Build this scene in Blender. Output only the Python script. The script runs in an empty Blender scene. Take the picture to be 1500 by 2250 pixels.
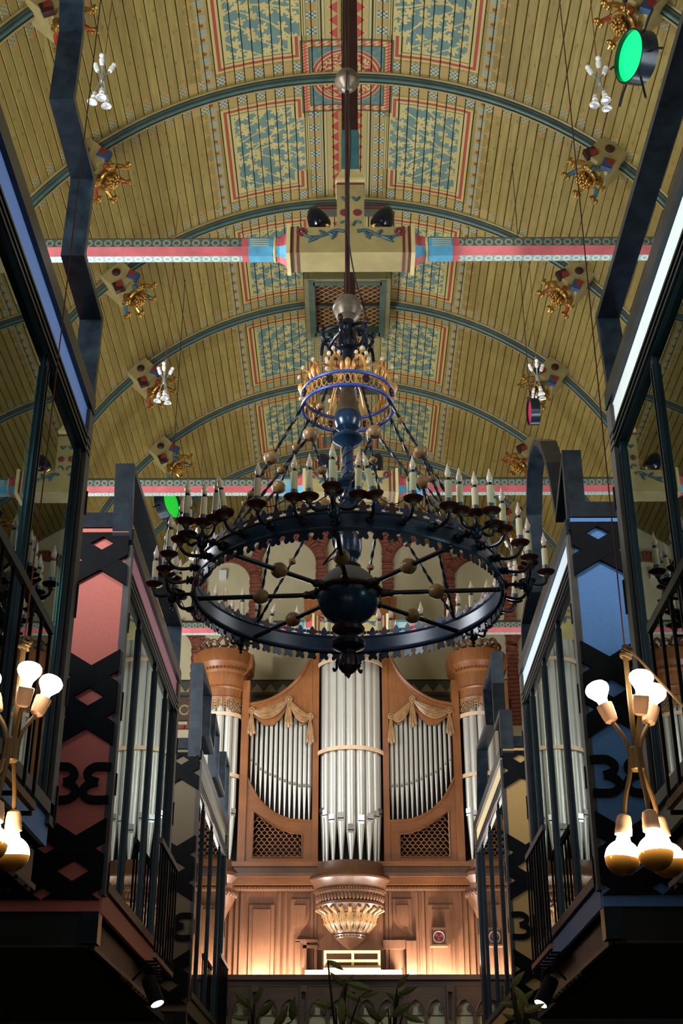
import bpy, math, random
from mathutils import Matrix, Vector
random.seed(7)
PI = math.pi
SC = bpy.context.scene
COL = SC.collection

# ---------------------------------------------------------------- camera
FPX = 2906.0
TILT = math.atan(1475 / FPX)
YAW = 18 * math.cos(TILT) / FPX
CAMZ = 1.6
cd = bpy.data.cameras.new('camera')
cam = bpy.data.objects.new('camera', cd)
COL.objects.link(cam)
cam.location = (0, 0, CAMZ)
cam.rotation_euler = (PI / 2 + TILT, 0, YAW)
cd.sensor_fit = 'VERTICAL'
cd.sensor_height = 24.0
cd.sensor_width = 16.0
cd.lens = FPX / 2250 * 24.0
cd.clip_end = 200
SC.camera = cam

# ---------------------------------------------------------------- light
w = bpy.data.worlds.new('world'); SC.world = w; w.use_nodes = True
w.node_tree.nodes['Background'].inputs[0].default_value = (0.55, 0.65, 0.8, 1)
w.node_tree.nodes['Background'].inputs[1].default_value = 0.6
SC.view_settings.view_transform = 'Standard'
SC.view_settings.look = 'None'
SC.view_settings.gamma = 1
SC.view_settings.use_curve_mapping = False
SC.view_settings.exposure = 0.22


def area(name, loc, aim, sx, sy, power, col):
    l = bpy.data.lights.new(name, 'AREA'); l.shape = 'RECTANGLE'; l.size = sx; l.size_y = sy
    l.energy = power; l.color = col
    o = bpy.data.objects.new(name, l); COL.objects.link(o); o.location = loc
    o.rotation_euler = (Vector(aim) - Vector(loc)).to_track_quat('-Z', 'Y').to_euler()
    return o


def spot(name, loc, aim, power, col, ang, blend=0.4, rad=0.05):
    l = bpy.data.lights.new(name, 'SPOT'); l.energy = power; l.color = col; l.spot_size = math.radians(ang)
    l.spot_blend = blend; l.shadow_soft_size = rad
    o = bpy.data.objects.new(name, l); COL.objects.link(o); o.location = loc
    o.rotation_euler = (Vector(aim) - Vector(loc)).to_track_quat('-Z', 'Y').to_euler()
    return o


def point(name, loc, power, col, rad=0.05):
    l = bpy.data.lights.new(name, 'POINT'); l.energy = power; l.color = col; l.shadow_soft_size = rad
    o = bpy.data.objects.new(name, l); COL.objects.link(o); o.location = loc
    return o


DAY = (0.93, 0.97, 1.0)
# unseen area lights before the windowless side walls, added for assumed daylight
for yy, e in ((5.5, 1.0), (11.0, 1.0), (16.5, 0.55)):
    area('added_daylight_left', (-4.3, yy, 7.6), (2.0, yy + 0.5, 9.9), 2.0, 2.6, 540 * e, DAY)
    area('added_daylight_right', (4.3, yy, 7.6), (-2.0, yy + 0.5, 9.6), 2.0, 2.6, 100 * e, DAY)
area('added_daylight_left', (-4.25, 19.6, 8.2), (-0.5, 23.0, 11.0), 1.6, 1.8, 130, DAY)  # unseen, added to brighten the left part of the back wall
# unseen area lights over the cabin roofs, added to brighten vault and beam undersides
for sx, e in ((-1, 26), (1, 70)):
    for yy in (6.0, 10.8, 17.0):
        area('added_uplight', (sx * 2.9, yy, 6.25), (0.0, yy, 11.0), 0.5, 1.8, e, DAY)
# unseen area light before the windowless rear wall, added as weak frontal fill
area('added_fill_rear', (0, -5.5, 8.0), (0, 8, 8.0), 4.0, 4.0, 75, DAY)
# unseen organ lamps assumed low against the organ case, behind the gallery rail
LAMPW = (1.0, 0.97, 0.92)
for xx in (-0.5, 0.6): point('gallery_lamp', (xx, 20.4, 4.1), 60, LAMPW, 0.08)
for (xx, e) in ((-1.40, 210), (-0.70, 330), (1.0, 240), (1.64, 130)):
    point('gallery_lamp', (xx, 21.33, 4.24), e, LAMPW, 0.08)
# unseen spot, assumed to light the organ from the right
spot('organ_spot', (3.0, 14.0, 8.4), (-0.9, 21.4, 8.6), 900, (1.0, 0.97, 0.92), 34, 0.9, 0.15)
# unseen spots under the vault, added to light the fronts of the middle and far cabins
for sx, e in ((-1, 460), (1, 540)):
    spot('unseen_spot', (sx * 1.3, 4.2, 10.3), (sx * 2.15, 9.3, 5.75), e, (1.0, 0.97, 0.95), 17, 1.0, 0.12)
    spot('unseen_spot', (sx * 1.2, 9.2, 11.0), (sx * 2.05, 15.3, 5.8), 260 if sx > 0 else 40, (1.0, 0.95, 0.9), 12, 1.0, 0.12)
spot('unseen_spot', (0.4, 13.4, 11.6), (0.0, 19.9, 3.5), 420, (1.0, 0.95, 0.88), 22, 1.0, 0.12)  # unseen spot added to brighten the dark gallery balustrade
# unseen spot assumed for the bright patch on the front tie beam
spot('beam_spot', (1.1, 6.0, 6.4), (1.28, 9.55, 9.12), 420, (1, 0.97, 0.92), 9, 0.9, 0.03)


# ---------------------------------------------------------------- pixel -> world
def ray(px, py):
    u = (px - 750) / FPX; v = (1125 - py) / FPX
    y = math.cos(TILT) - v * math.sin(TILT); z = math.sin(TILT) + v * math.cos(TILT)
    return Vector((u * math.cos(YAW) - y * math.sin(YAW), u * math.sin(YAW) + y * math.cos(YAW), z))


def at(px, py, Y):
    r = ray(px, py); return r * (Y / r.y) + Vector((0, 0, CAMZ))


def atx(px, py, X):
    r = ray(px, py); return r * (X / r.x) + Vector((0, 0, CAMZ))


def atd(px, py, d):
    return ray(px, py) * d + Vector((0, 0, CAMZ))


# ---------------------------------------------------------------- mesh helpers
LOC = {}


def frame(d, up=Vector((0, 0, 1))):
    d = Vector(d).normalized()
    if abs(d.dot(up)) > 0.98: up = Vector((0, 1, 0))
    x = up.cross(d).normalized(); y = d.cross(x)
    return Matrix((x, y, d)).transposed().to_4x4()


def T(*a): return Matrix.Translation(Vector(a[0] if len(a) == 1 else a))
def RX(a): return Matrix.Rotation(a, 4, 'X')
def RY(a): return Matrix.Rotation(a, 4, 'Y')
def RZ(a): return Matrix.Rotation(a, 4, 'Z')


class MB:
    def __init__(s): s.v = []; s.f = []; s.m = []
    def add(s, vs, fs, mi=0, M=None):
        n = len(s.v)
        if M is not None: vs = [M @ Vector(q) for q in vs]
        s.v += [tuple(q) for q in vs]
        for q in fs: s.f.append([i + n for i in q]); s.m.append(mi)
        return s
    def box(s, c, d, mi=0, M=None):
        x, y, z = c; a, b, e = d[0] / 2, d[1] / 2, d[2] / 2
        vs = [(x + i * a, y + j * b, z + k * e) for i in (-1, 1) for j in (-1, 1) for k in (-1, 1)]
        return s.add(vs, [(0, 1, 3, 2), (4, 6, 7, 5), (0, 4, 5, 1), (2, 3, 7, 6), (0, 2, 6, 4), (1, 5, 7, 3)], mi, M)
    def bar(s, p0, p1, w, h, mi=0, up=Vector((0, 0, 1))):
        p0 = Vector(p0); p1 = Vector(p1); L = (p1 - p0).length
        return s.box((0, 0, L / 2), (w, h, L), mi, T(p0) @ frame(p1 - p0, up))
    def lathe(s, prof, n=20, M=None, mi=0, mis=None):
        vs = []; fs = []
        for (r, z) in prof:
            for i in range(n):
                a = 2 * PI * i / n; vs.append((r * math.cos(a), r * math.sin(a), z))
        k = len(prof)
        base = len(s.v)
        s.add(vs, [], mi, M)
        for j in range(k - 1):
            for i in range(n):
                q = [base + j * n + i, base + j * n + (i + 1) % n, base + (j + 1) * n + (i + 1) % n, base + (j + 1) * n + i]
                s.f.append(q); s.m.append(mis[j] if mis else mi)
        if prof[0][0] > 1e-5: s.f.append([base + i for i in range(n)][::-1]); s.m.append(mis[0] if mis else mi)
        if prof[-1][0] > 1e-5: s.f.append([base + (k - 1) * n + i for i in range(n)]); s.m.append(mis[-1] if mis else mi)
        return s
    def cyl(s, p0, p1, r0, r1=None, n=12, mi=0):
        p0 = Vector(p0); p1 = Vector(p1)
        return s.lathe([(r0, 0), (r0 if r1 is None else r1, (p1 - p0).length)], n, T(p0) @ frame(p1 - p0), mi)
    def tube(s, pts, r, n=8, mi=0, closed=False):
        pts = [Vector(p) for p in pts]; k = len(pts)
        rs = r if isinstance(r, (list, tuple)) else [r] * k
        nx = None; vs = []
        for i in range(k):
            if closed: d = pts[(i + 1) % k] - pts[i - 1]
            else: d = pts[min(i + 1, k - 1)] - pts[max(i - 1, 0)]
            d.normalize()
            if nx is None:
                nx = frame(d).to_3x3() @ Vector((1, 0, 0))
            nx = (nx - d * nx.dot(d)).normalized(); ny = d.cross(nx)
            for j in range(n):
                a = 2 * PI * j / n; vs.append(pts[i] + (nx * math.cos(a) + ny * math.sin(a)) * rs[i])
        fs = []
        for i in range(k if closed else k - 1):
            for j in range(n):
                fs.append((i * n + j, i * n + (j + 1) % n, ((i + 1) % k) * n + (j + 1) % n, ((i + 1) % k) * n + j))
        if not closed:
            fs.append(tuple(range(n))[::-1]); fs.append(tuple((k - 1) * n + j for j in range(n)))
        return s.add(vs, fs, mi)
    def torus(s, c, R, r, nR=32, n=8, mi=0, M=None):
        pts = [(M or Matrix()) @ Vector((c[0] + R * math.cos(2 * PI * i / nR), c[1] + R * math.sin(2 * PI * i / nR), c[2])) for i in range(nR)]
        return s.tube(pts, r, n, mi, True)
    def prism(s, poly, h, M=None, mi=0):
        n = len(poly)
        vs = [(p[0], p[1], 0) for p in poly] + [(p[0], p[1], h) for p in poly]
        fs = [tuple(range(n))[::-1], tuple(range(n, 2 * n))] + [(i, (i + 1) % n, n + (i + 1) % n, n + i) for i in range(n)]
        return s.add(vs, fs, mi, M)
    def sph(s, c, r, n=12, sc=(1, 1, 1), mi=0, M=None):
        k = max(4, n // 2)
        prof = [(max(1e-6, math.sin(PI * j / k)) * r, -math.cos(PI * j / k) * r) for j in range(k + 1)]
        MM = T(c) @ Matrix.Diagonal((sc[0], sc[1], sc[2], 1))
        return s.lathe(prof, n, MM if M is None else M @ MM, mi)
    def sweep(s, rings, mi=0, closed_ring=True, mis=None):
        n = len(rings[0]); base = len(s.v)
        for r in rings: s.v += [tuple(q) for q in r]
        for i in range(len(rings) - 1):
            for j in range(n if closed_ring else n - 1):
                s.f.append([base + i * n + j, base + i * n + (j + 1) % n, base + (i + 1) * n + (j + 1) % n, base + (i + 1) * n + j])
                s.m.append(mis[j] if mis else mi)
        if closed_ring:
            s.f.append([base + j for j in range(n)][::-1]); s.m.append(mis[0] if mis else mi)
            s.f.append([base + (len(rings) - 1) * n + j for j in range(n)]); s.m.append(mis[0] if mis else mi)
        return s
    def mesh(s, name, mats, smooth=False):
        me = bpy.data.meshes.new(name); me.from_pydata(s.v, [], s.f)
        for m in (mats if isinstance(mats, (list, tuple)) else [mats]): me.materials.append(m)
        me.polygons.foreach_set('material_index', s.m)
        if smooth:
            me.polygons.foreach_set('use_smooth', [True] * len(s.f))
            me.set_sharp_from_angle(angle=math.radians(40 if smooth is True else smooth))
        me.update()
        return me
    def build(s, name, mats, parent=None, smooth=False):
        return inst(s.mesh(name, mats, smooth), name, parent)


def inst(me, name, parent=None, M=None):
    o = bpy.data.objects.new(name, me); COL.objects.link(o)
    if parent is not None:
        o.parent = parent
        if parent in LOC: o.matrix_parent_inverse = Matrix.Translation(-LOC[parent])
    if M is not None: o.matrix_basis = M
    return o


def tag(o, label=None, cat=None, group=None, kind=None):
    if label: o['label'] = label
    if cat: o['category'] = cat
    if group: o['group'] = group
    if kind: o['kind'] = kind
    return o


def thing(name, label, cat, loc=(0, 0, 0), group=None):
    o = bpy.data.objects.new(name, None); COL.objects.link(o); o.empty_display_size = 0.1
    o.location = loc
    LOC[o] = Vector(loc)
    return tag(o, label, cat, group)


def copy_tree(o, M=None):
    ch = [c for c in o.children]
    r = o.copy(); COL.objects.link(r)
    if o in LOC: LOC[r] = LOC[o].copy()
    for c in ch:
        k = copy_tree(c); k.parent = r
    if M is not None: r.matrix_basis = M
    return r


# ---------------------------------------------------------------- materials
class E:
    def __init__(s, nt, sock): s.nt = nt; s.s = sock
    def op(s, o, b=None, c=None):
        n = s.nt.nodes.new('ShaderNodeMath'); n.operation = o
        for i, q in enumerate((s, b, c)):
            if q is None: continue
            if isinstance(q, E): s.nt.links.new(q.s, n.inputs[i])
            else: n.inputs[i].default_value = q
        return E(s.nt, n.outputs[0])
    def __add__(s, b): return s.op('ADD', b)
    def __sub__(s, b): return s.op('SUBTRACT', b)
    def __rsub__(s, b): return (s * -1.0) + b
    def __mul__(s, b): return s.op('MULTIPLY', b)
    __radd__ = __add__; __rmul__ = __mul__
    def __truediv__(s, b): return s.op('DIVIDE', b)
    def lt(s, b): return s.op('LESS_THAN', b)
    def gt(s, b): return s.op('GREATER_THAN', b)
    def abs(s): return s.op('ABSOLUTE')
    def floor(s): return s.op('FLOOR')
    def frac(s): return s.op('FRACT')
    def sin(s): return s.op('SINE')
    def cos(s): return s.op('COSINE')
    def min(s, b): return s.op('MINIMUM', b)
    def max(s, b): return s.op('MAXIMUM', b)
    def mod(s, b): return s.op('FLOORED_MODULO', b)
    def inn(s, a, b): return s.gt(a) * s.lt(b)
    def inv(s): return 1.0 - s


class Mat:
    def __init__(s, name):
        s.m = bpy.data.materials.new(name); s.m.use_nodes = True; s.nt = s.m.node_tree
        s.b = s.nt.nodes['Principled BSDF']
    def node(s, t, **k):
        n = s.nt.nodes.new(t)
        for a, b in k.items(): setattr(n, a, b)
        return n
    def link(s, a, b): s.nt.links.new(a.s if isinstance(a, E) else a, b)
    def pos(s):
        g = s.node('ShaderNodeNewGeometry'); x = s.node('ShaderNodeSeparateXYZ'); s.link(g.outputs['Position'], x.inputs[0])
        return [E(s.nt, x.outputs[i]) for i in range(3)]
    def obj(s):
        g = s.node('ShaderNodeTexCoord'); x = s.node('ShaderNodeSeparateXYZ'); s.link(g.outputs['Object'], x.inputs[0])
        return [E(s.nt, x.outputs[i]) for i in range(3)]
    def vec(s, x, y, z=0.0):
        c = s.node('ShaderNodeCombineXYZ')
        for i, q in enumerate((x, y, z)):
            if isinstance(q, E): s.link(q, c.inputs[i])
            else: c.inputs[i].default_value = q
        return c.outputs[0]
    def noise(s, vec, scale=1.0, detail=3, rough=0.55):
        n = s.node('ShaderNodeTexNoise'); n.inputs['Scale'].default_value = scale; n.inputs['Detail'].default_value = detail
        n.inputs['Roughness'].default_value = rough
        if vec is not None: s.link(vec, n.inputs['Vector'])
        return E(s.nt, n.outputs[0])
    def rgb(s, c):
        n = s.node('ShaderNodeRGB'); n.outputs[0].default_value = (*c, 1); return E(s.nt, n.outputs[0])
    def mix(s, f, a, b):
        n = s.node('ShaderNodeMix', data_type='RGBA')
        for i, q in ((0, f), (6, a), (7, b)):
            if isinstance(q, E): s.link(q, n.inputs[i])
            elif i == 0: n.inputs[i].default_value = q
            else: n.inputs[i].default_value = (*q, 1)
        return E(s.nt, n.outputs[2])
    def bump(s, h, strength=0.3, dist=0.01):
        n = s.node('ShaderNodeBump'); n.inputs['Strength'].default_value = strength; n.inputs['Distance'].default_value = dist
        s.link(h, n.inputs['Height']); s.link(n.outputs[0], s.b.inputs['Normal'])
    def done(s, col, rough=0.6, metal=0.0, spec=0.5):
        if isinstance(col, E): s.link(col, s.b.inputs['Base Color'])
        else: s.b.inputs['Base Color'].default_value = (*col, 1)
        if isinstance(rough, E): s.link(rough, s.b.inputs['Roughness'])
        else: s.b.inputs['Roughness'].default_value = rough
        s.b.inputs['Metallic'].default_value = metal
        s.b.inputs['Specular IOR Level'].default_value = spec
        return s.m


def srgb(r, g, b):
    f = lambda c: c / 12.92 if c <= 0.04045 else ((c + 0.055) / 1.055) ** 2.4
    return tuple(f(c / 255) for c in (r, g, b))


def paint(name, c, rough=0.5, metal=0.0, var=0.25, scale=6.0, spec=0.5, stretch=(1, 1, 1), bump=0.0):
    m = Mat(name)
    tc = m.node('ShaderNodeTexCoord'); mp = m.node('ShaderNodeMapping'); mp.inputs['Scale'].default_value = stretch
    m.link(tc.outputs['Object'], mp.inputs['Vector'])
    n = m.noise(mp.outputs[0], scale, 4, 0.6)
    a = tuple(q * (1 - var) for q in c); b = tuple(min(1, q * (1 + var)) for q in c)
    if bump: m.bump(n, bump, 0.01)
    return m.done(m.mix((n - 0.3) * 2.5, a, b), rough, metal, spec)


def emit(name, c, e):
    m = Mat(name); m.b.inputs['Emission Color'].default_value = (*c, 1); m.b.inputs['Emission Strength'].default_value = e
    return m.done(c, 0.4)


STEEL = paint('blued_steel', (0.014, 0.022, 0.031), 0.28, 0.45, 0.5, 9)
BLACK = paint('black_paint', (0.005, 0.006, 0.008), 0.5, 0, 0.3, 6, 0.08)
FRAME = paint('window_frame_grey', (0.018, 0.028, 0.038), 0.3, 0.6, 0.2)
GOLD = paint('old_gilding', (0.42, 0.24, 0.06), 0.32, 0.85, 0.5, 14, bump=0.3)
IRON = paint('blue_black_iron', (0.010, 0.015, 0.028), 0.28, 0.35, 0.5, 9)
IRONBLUE = paint('dark_blue_paint', (0.015, 0.035, 0.08), 0.3, 0.1, 0.4, 7)
MAROON = paint('maroon_paint', (0.026, 0.007, 0.009), 0.35, 0, 0.4)
WHITE = paint('white_porcelain', (0.75, 0.74, 0.72), 0.2, 0, 0.03)
KNOBW = paint('turned_wood_knob', (0.26, 0.14, 0.05), 0.4, 0, 0.3, 20)
CREAM = paint('cream_paint', srgb(190, 172, 118), 0.55, 0, 0.15, 5)
OCHRE = paint('ochre_block_paint', srgb(142, 127, 80), 0.55, 0, 0.18, 5)
TEALP = paint('teal_paint', srgb(52, 96, 100), 0.5, 0, 0.25)
BLUEP = paint('sky_blue_paint', srgb(70, 140, 170), 0.5, 0, 0.25)
REDP = paint('red_paint', srgb(160, 52, 44), 0.5, 0, 0.25)
PINKP = paint('faded_rose_paint', srgb(172, 78, 80), 0.5, 0, 0.2)
DKGREEN = paint('dark_green_paint', srgb(45, 66, 52), 0.5, 0, 0.3)
CABLE = paint('red_cable', srgb(120, 62, 40), 0.5)
BCABLE = paint('black_cable', (0.012, 0.012, 0.013), 0.5)


def wood(name, c1, c2, axis='z', scale=3.0, rough=0.38):
    m = Mat(name); x, y, z = m.pos()
    st = {'x': (0.7, 9, 9), 'y': (9, 0.7, 9), 'z': (9, 9, 0.7)}[axis]
    v = m.vec(x * st[0], y * st[1], z * st[2])
    n = m.noise(v, scale, 5, 0.65); n2 = m.noise(m.vec(x, y, z), 1.7, 2)
    col = m.mix((n - 0.3) * 2.2, c1, c2)
    col = m.mix((n2 - 0.35) * 1.6, col, tuple(q * 0.62 for q in c1))
    m.bump(n, 0.15, 0.004)
    return m.done(col, rough)


OAK = wood('warm_oak', (0.20, 0.066, 0.017), (0.33, 0.118, 0.032))
OAKH = wood('warm_oak_horizontal', (0.19, 0.062, 0.016), (0.31, 0.11, 0.03), 'x')
DKOAK = wood('dark_oak', (0.10, 0.042, 0.02), (0.18, 0.075, 0.034))
RAILW = wood('gallery_brown_paint', (0.15, 0.10, 0.082), (0.21, 0.145, 0.12), 'x')
CARVE = paint('carved_oak', (0.28, 0.15, 0.06), 0.35, 0, 0.35, 12)

# ---------------------------------------------------------------- vault numbers
VR, VZ = 4.44, 9.16
RP, RY0 = 2.29, 11.92           # rib pitch, position of rib 0
BACKY = 23.2


def vault_mat():
    m = Mat('painted_vault_boards'); x, y, z = m.pos()
    ang = x.op('ARCTAN2', z - VZ)
    s = ang * VR; a = s.abs()
    q = (y - RY0) / RP; k = q.floor(); t = (q - k) * RP
    tt = t.min(RP - t)
    W = 0.118
    pl = (s / W + 0.5).floor()
    wn = m.node('ShaderNodeTexWhiteNoise', noise_dimensions='2D'); m.link(m.vec(pl, k), wn.inputs['Vector'])
    rnd = E(m.nt, wn.outputs['Value'])
    g = m.noise(m.vec(s * 26, y * 1.6), 1.0, 4, 0.6)
    g2 = m.noise(m.vec(s, y), 2.2, 3)
    base = m.mix((g - 0.35) * 1.8, srgb(114, 98, 47), srgb(154, 136, 74))
    base = m.mix(rnd * 0.65, base, srgb(104, 86, 40))
    base = m.mix((g2 - 0.45) * 1.5, base, srgb(118, 96, 44))
    # knots and dabs
    vo = m.node('ShaderNodeTexVoronoi', voronoi_dimensions='2D'); vo.inputs['Scale'].default_value = 1.0
    m.link(m.vec(s * 7.0, y * 3.4), vo.inputs['Vector'])
    base = m.mix(E(m.nt, vo.outputs['Distance']).lt(0.1) * 0.55, base, srgb(92, 72, 36))
    tan = srgb(138, 114, 62); lite = srgb(154, 140, 86); blue = srgb(88, 112, 102); red = srgb(132, 50, 34); dk = srgb(64, 64, 44)
    green = srgb(96, 118, 84)
    # sparse sprigs on the outer boards along the ribs
    spg = (s / W).frac() ; pm = (pl * 0.5).frac().gt(0.25)
    u1 = ((s / W + 0.5).frac() - 0.5) * W; u2 = tt - 0.30
    petal = (((u2.op('ARCTAN2', u1) * 2.0).cos().abs()) * 0.05)
    rr = (u1 * u1 + u2 * u2).op('SQRT')
    base = m.mix(rr.lt(petal) * pm * a.gt(1.9) * 0.8, base, m.mix(u1.gt(0.0), srgb(120, 122, 60), srgb(158, 84, 50)))
    # leaf panel --------------------------------------------------
    step = tt.lt(0.66)
    ain = step * 0.15 + 0.55
    aout = 1.43
    def rect(ex):
        return a.gt(ain - ex) * a.lt(aout + ex) * tt.gt(0.46 - ex)
    col = base
    col = m.mix(rect(0.155), col, lite)
    col = m.mix(rect(0.125), col, red)
    col = m.mix(rect(0.085), col, lite)
    col = m.mix(rect(0.05), col, dk)
    col = m.mix(rect(0.038), col, lite)
    wob = m.noise(m.vec(s, y), 5.0, 2); 
    ls, lt_ = s * 6.0, y * 6.0
    vo2 = m.node('ShaderNodeTexVoronoi', voronoi_dimensions='2D'); vo2.inputs['Scale'].default_value = 1.0
    vo2.inputs['Randomness'].default_value = 0.62
    m.link(m.vec(ls, lt_), vo2.inputs['Vector'])
    sp = m.node('ShaderNodeSeparateXYZ'); m.link(vo2.outputs['Position'], sp.inputs[0])
    dx = ls - E(m.nt, sp.outputs[0]); dy = lt_ - E(m.nt, sp.outputs[1])
    sc = m.node('ShaderNodeSeparateXYZ'); m.link(vo2.outputs['Color'], sc.inputs[0])
    rot = E(m.nt, sc.outputs[0]) * 6.28
    th = dy.op('ARCTAN2', dx) + rot
    rad = (dx * dx + dy * dy).op('SQRT')
    lobe = (th * 2.5).cos().abs() * 0.28 + 0.145 + (th * 7.5).cos() * 0.05
    leaf = rad.lt(lobe)
    # winding stems
    mid = (t - RP / 2)
    st1 = (mid - (a * 5.0 + k).sin() * 0.07).abs().lt(0.014)
    br = (((a - 1.43) * 1.1 + 0.0) + (mid.abs() * 1.5) + (mid * 9).sin() * 0.06)
    st2 = ((br * 2.6).frac() - 0.5).abs().lt(0.045)
    pat = leaf.max(st1).max(st2)
    panel = m.mix(pat, m.mix((wob - 0.3) * 1.5, srgb(74, 100, 94), blue), m.mix(rnd, srgb(166, 150, 94), srgb(154, 138, 84)))
    col = m.mix(rect(0.0), col, panel)
    # checks by the ribs ------------------------------------------
    def checks(p, r, sz):
        c = ((p / sz).floor() + (r / sz).floor()) * 0.5
        return c.frac().gt(0.25)
    ck = m.mix(checks(s + W * 0.5, tt, W / 4), srgb(154, 152, 122), srgb(60, 86, 88))
    rowm = tt.inn(0.11, 0.275) * a.gt(0.34)
    ckrow = rowm * pm
    ckfade = a.lt(2.0) * 0.25 + 0.7
    ck2 = m.mix(a.gt(1.9), m.mix(0.15, ck, base), m.mix(0.68, ck, base))
    col = m.mix(rowm * pm.inv() * a.lt(2.0), col, tan)
    col = m.mix(ckrow * tt.inn(0.125, 0.255), col, ck2)
    # centre bands ------------------------------------------------
    mb = tt.gt(0.13)
    colm = a.inn(0.355, 0.472) * mb
    alt = ((t / 0.118 + 0.2) * 0.5).frac().gt(0.5)
    ckc = m.mix(checks(s, t, 0.0295), srgb(154, 152, 122), srgb(60, 86, 88))
    col = m.mix(colm, col, m.mix(alt, tan, ckc))
    col = m.mix(a.inn(0.245, 0.35) * mb, col, srgb(150, 132, 78))
    for (c0, c1, cc) in ((0.252, 0.262, srgb(70, 100, 98)), (0.27, 0.284, lite), (0.30, 0.31, dk), (0.325, 0.337, srgb(70, 100, 98)), (0.475, 0.483, dk)):
        col = m.mix(a.inn(c0, c1) * mb, col, cc)
    tri = ((t / 0.19).frac() - 0.5).abs() * 2.0
    col = m.mix(a.inn(0.10, 0.245) * mb, col, srgb(144, 124, 72))
    col = m.mix((a - 0.10).lt(0.135 * tri.inv()) * a.gt(0.10) * mb, col, lite)
    col = m.mix((a - 0.105).lt(0.108 * tri.inv()) * a.gt(0.105) * mb, col, srgb(140, 46, 38))
    # dot column --------------------------------------------------
    dot = a.inn(1.635, 1.75) * mb
    ph = (t / 0.21).frac()
    bars = ((ph * 10.0).frac().lt(0.5)) * ph.lt(0.52)
    col = m.mix(dot, col, m.mix(ph.lt(0.52), tan, srgb(160, 150, 106)))
    col = m.mix(dot * bars, col, srgb(64, 90, 94))
    dd = ((a - 1.692) * (a - 1.692) + ((ph - 0.77) * 0.21) * ((ph - 0.77) * 0.21)).op('SQRT')
    col = m.mix(dd.lt(0.026) * mb, col, srgb(92, 66, 28))
    v1 = a - 1.812; v2 = ((t / 0.25).frac() - 0.5) * 0.25
    pr = (v1 * v1 + v2 * v2).op('SQRT'); pe = ((v2.op('ARCTAN2', v1) * 2.0).cos().abs()) * 0.06
    col = m.mix(pr.lt(pe) * mb, col, srgb(142, 112, 56))
    # medallions on every fourth rib ------------------------------
    kk = (q + 0.5).floor()
    even = ((kk + 16.0) * 0.25).frac().lt(0.1)
    r0 = (q - kk) * RP
    ar = r0.abs()
    bx = a.max(ar * 0.95)
    med = even * bx.lt(0.56)
    cr = (a * a + ar * ar).op('SQRT')
    mc = m.mix(bx.gt(0.46), m.mix(cr.lt(0.44), m.mix(checks(s + y * 0.5, y, 0.09), srgb(62, 90, 92), srgb(80, 98, 84)),
               srgb(128, 46, 40)), m.mix(checks(s + y, y, 0.05), srgb(150, 52, 40), lite))
    mc = m.mix(bx.gt(0.53).max(bx.inn(0.44, 0.46)), mc, dk)
    mc = m.mix(cr.inn(0.375, 0.395).max(cr.inn(0.43, 0.44)), mc, lite)
    pa = (r0.op('ARCTAN2', s) * 4.0).cos().abs() * 0.3
    sw = m.noise(m.vec(s, y), 14.0, 1)
    mc = m.mix(cr.lt(0.36) * sw.inn(0.48, 0.6), mc, lite)
    mc = m.mix(cr.inn(0.1, 0.16), mc, lite)
    col = m.mix(med, col, mc)
    m.bump(g, 0.12, 0.003)
    return m.done(col, 0.5, 0, 0.35)


VAULT = vault_mat()
VDARK = paint('dark_board_joint', (0.035, 0.026, 0.012), 0.8)
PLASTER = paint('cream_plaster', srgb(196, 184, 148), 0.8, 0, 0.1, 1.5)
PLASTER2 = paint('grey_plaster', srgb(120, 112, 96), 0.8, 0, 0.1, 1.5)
FLOORM = paint('stone_floor', (0.12, 0.11, 0.10), 0.5, 0, 0.2, 2)
BRICK = paint('red_brick', srgb(124, 66, 48), 0.75, 0, 0.4, 9)
MORTAR = paint('mortar', srgb(150, 134, 112), 0.9)

# ---------------------------------------------------------------- shell
Y0, Y1 = -6.5, BACKY
tag(MB().box((0, (Y0 + Y1) / 2, -0.1), (9.4, Y1 - Y0 + 0.4, 0.2)).build('floor', FLOORM), kind='structure')
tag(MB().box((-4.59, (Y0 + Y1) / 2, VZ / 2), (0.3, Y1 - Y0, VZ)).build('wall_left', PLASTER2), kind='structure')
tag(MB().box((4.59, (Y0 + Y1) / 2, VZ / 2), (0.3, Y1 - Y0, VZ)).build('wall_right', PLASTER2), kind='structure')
def halfround(y, th):
    m = MB()
    pts = [(-4.74, 0), (4.74, 0)] + [(4.74 * math.cos(PI * i / 32), VZ + 4.74 * math.sin(PI * i / 32)) for i in range(33)]
    return m.prism(pts, th, T(0, y + th, 0) @ RX(PI / 2))
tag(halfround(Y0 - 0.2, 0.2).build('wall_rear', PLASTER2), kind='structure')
wall_back = tag(halfround(BACKY, 0.2).build('wall_back', PLASTER), kind='structure')

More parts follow.
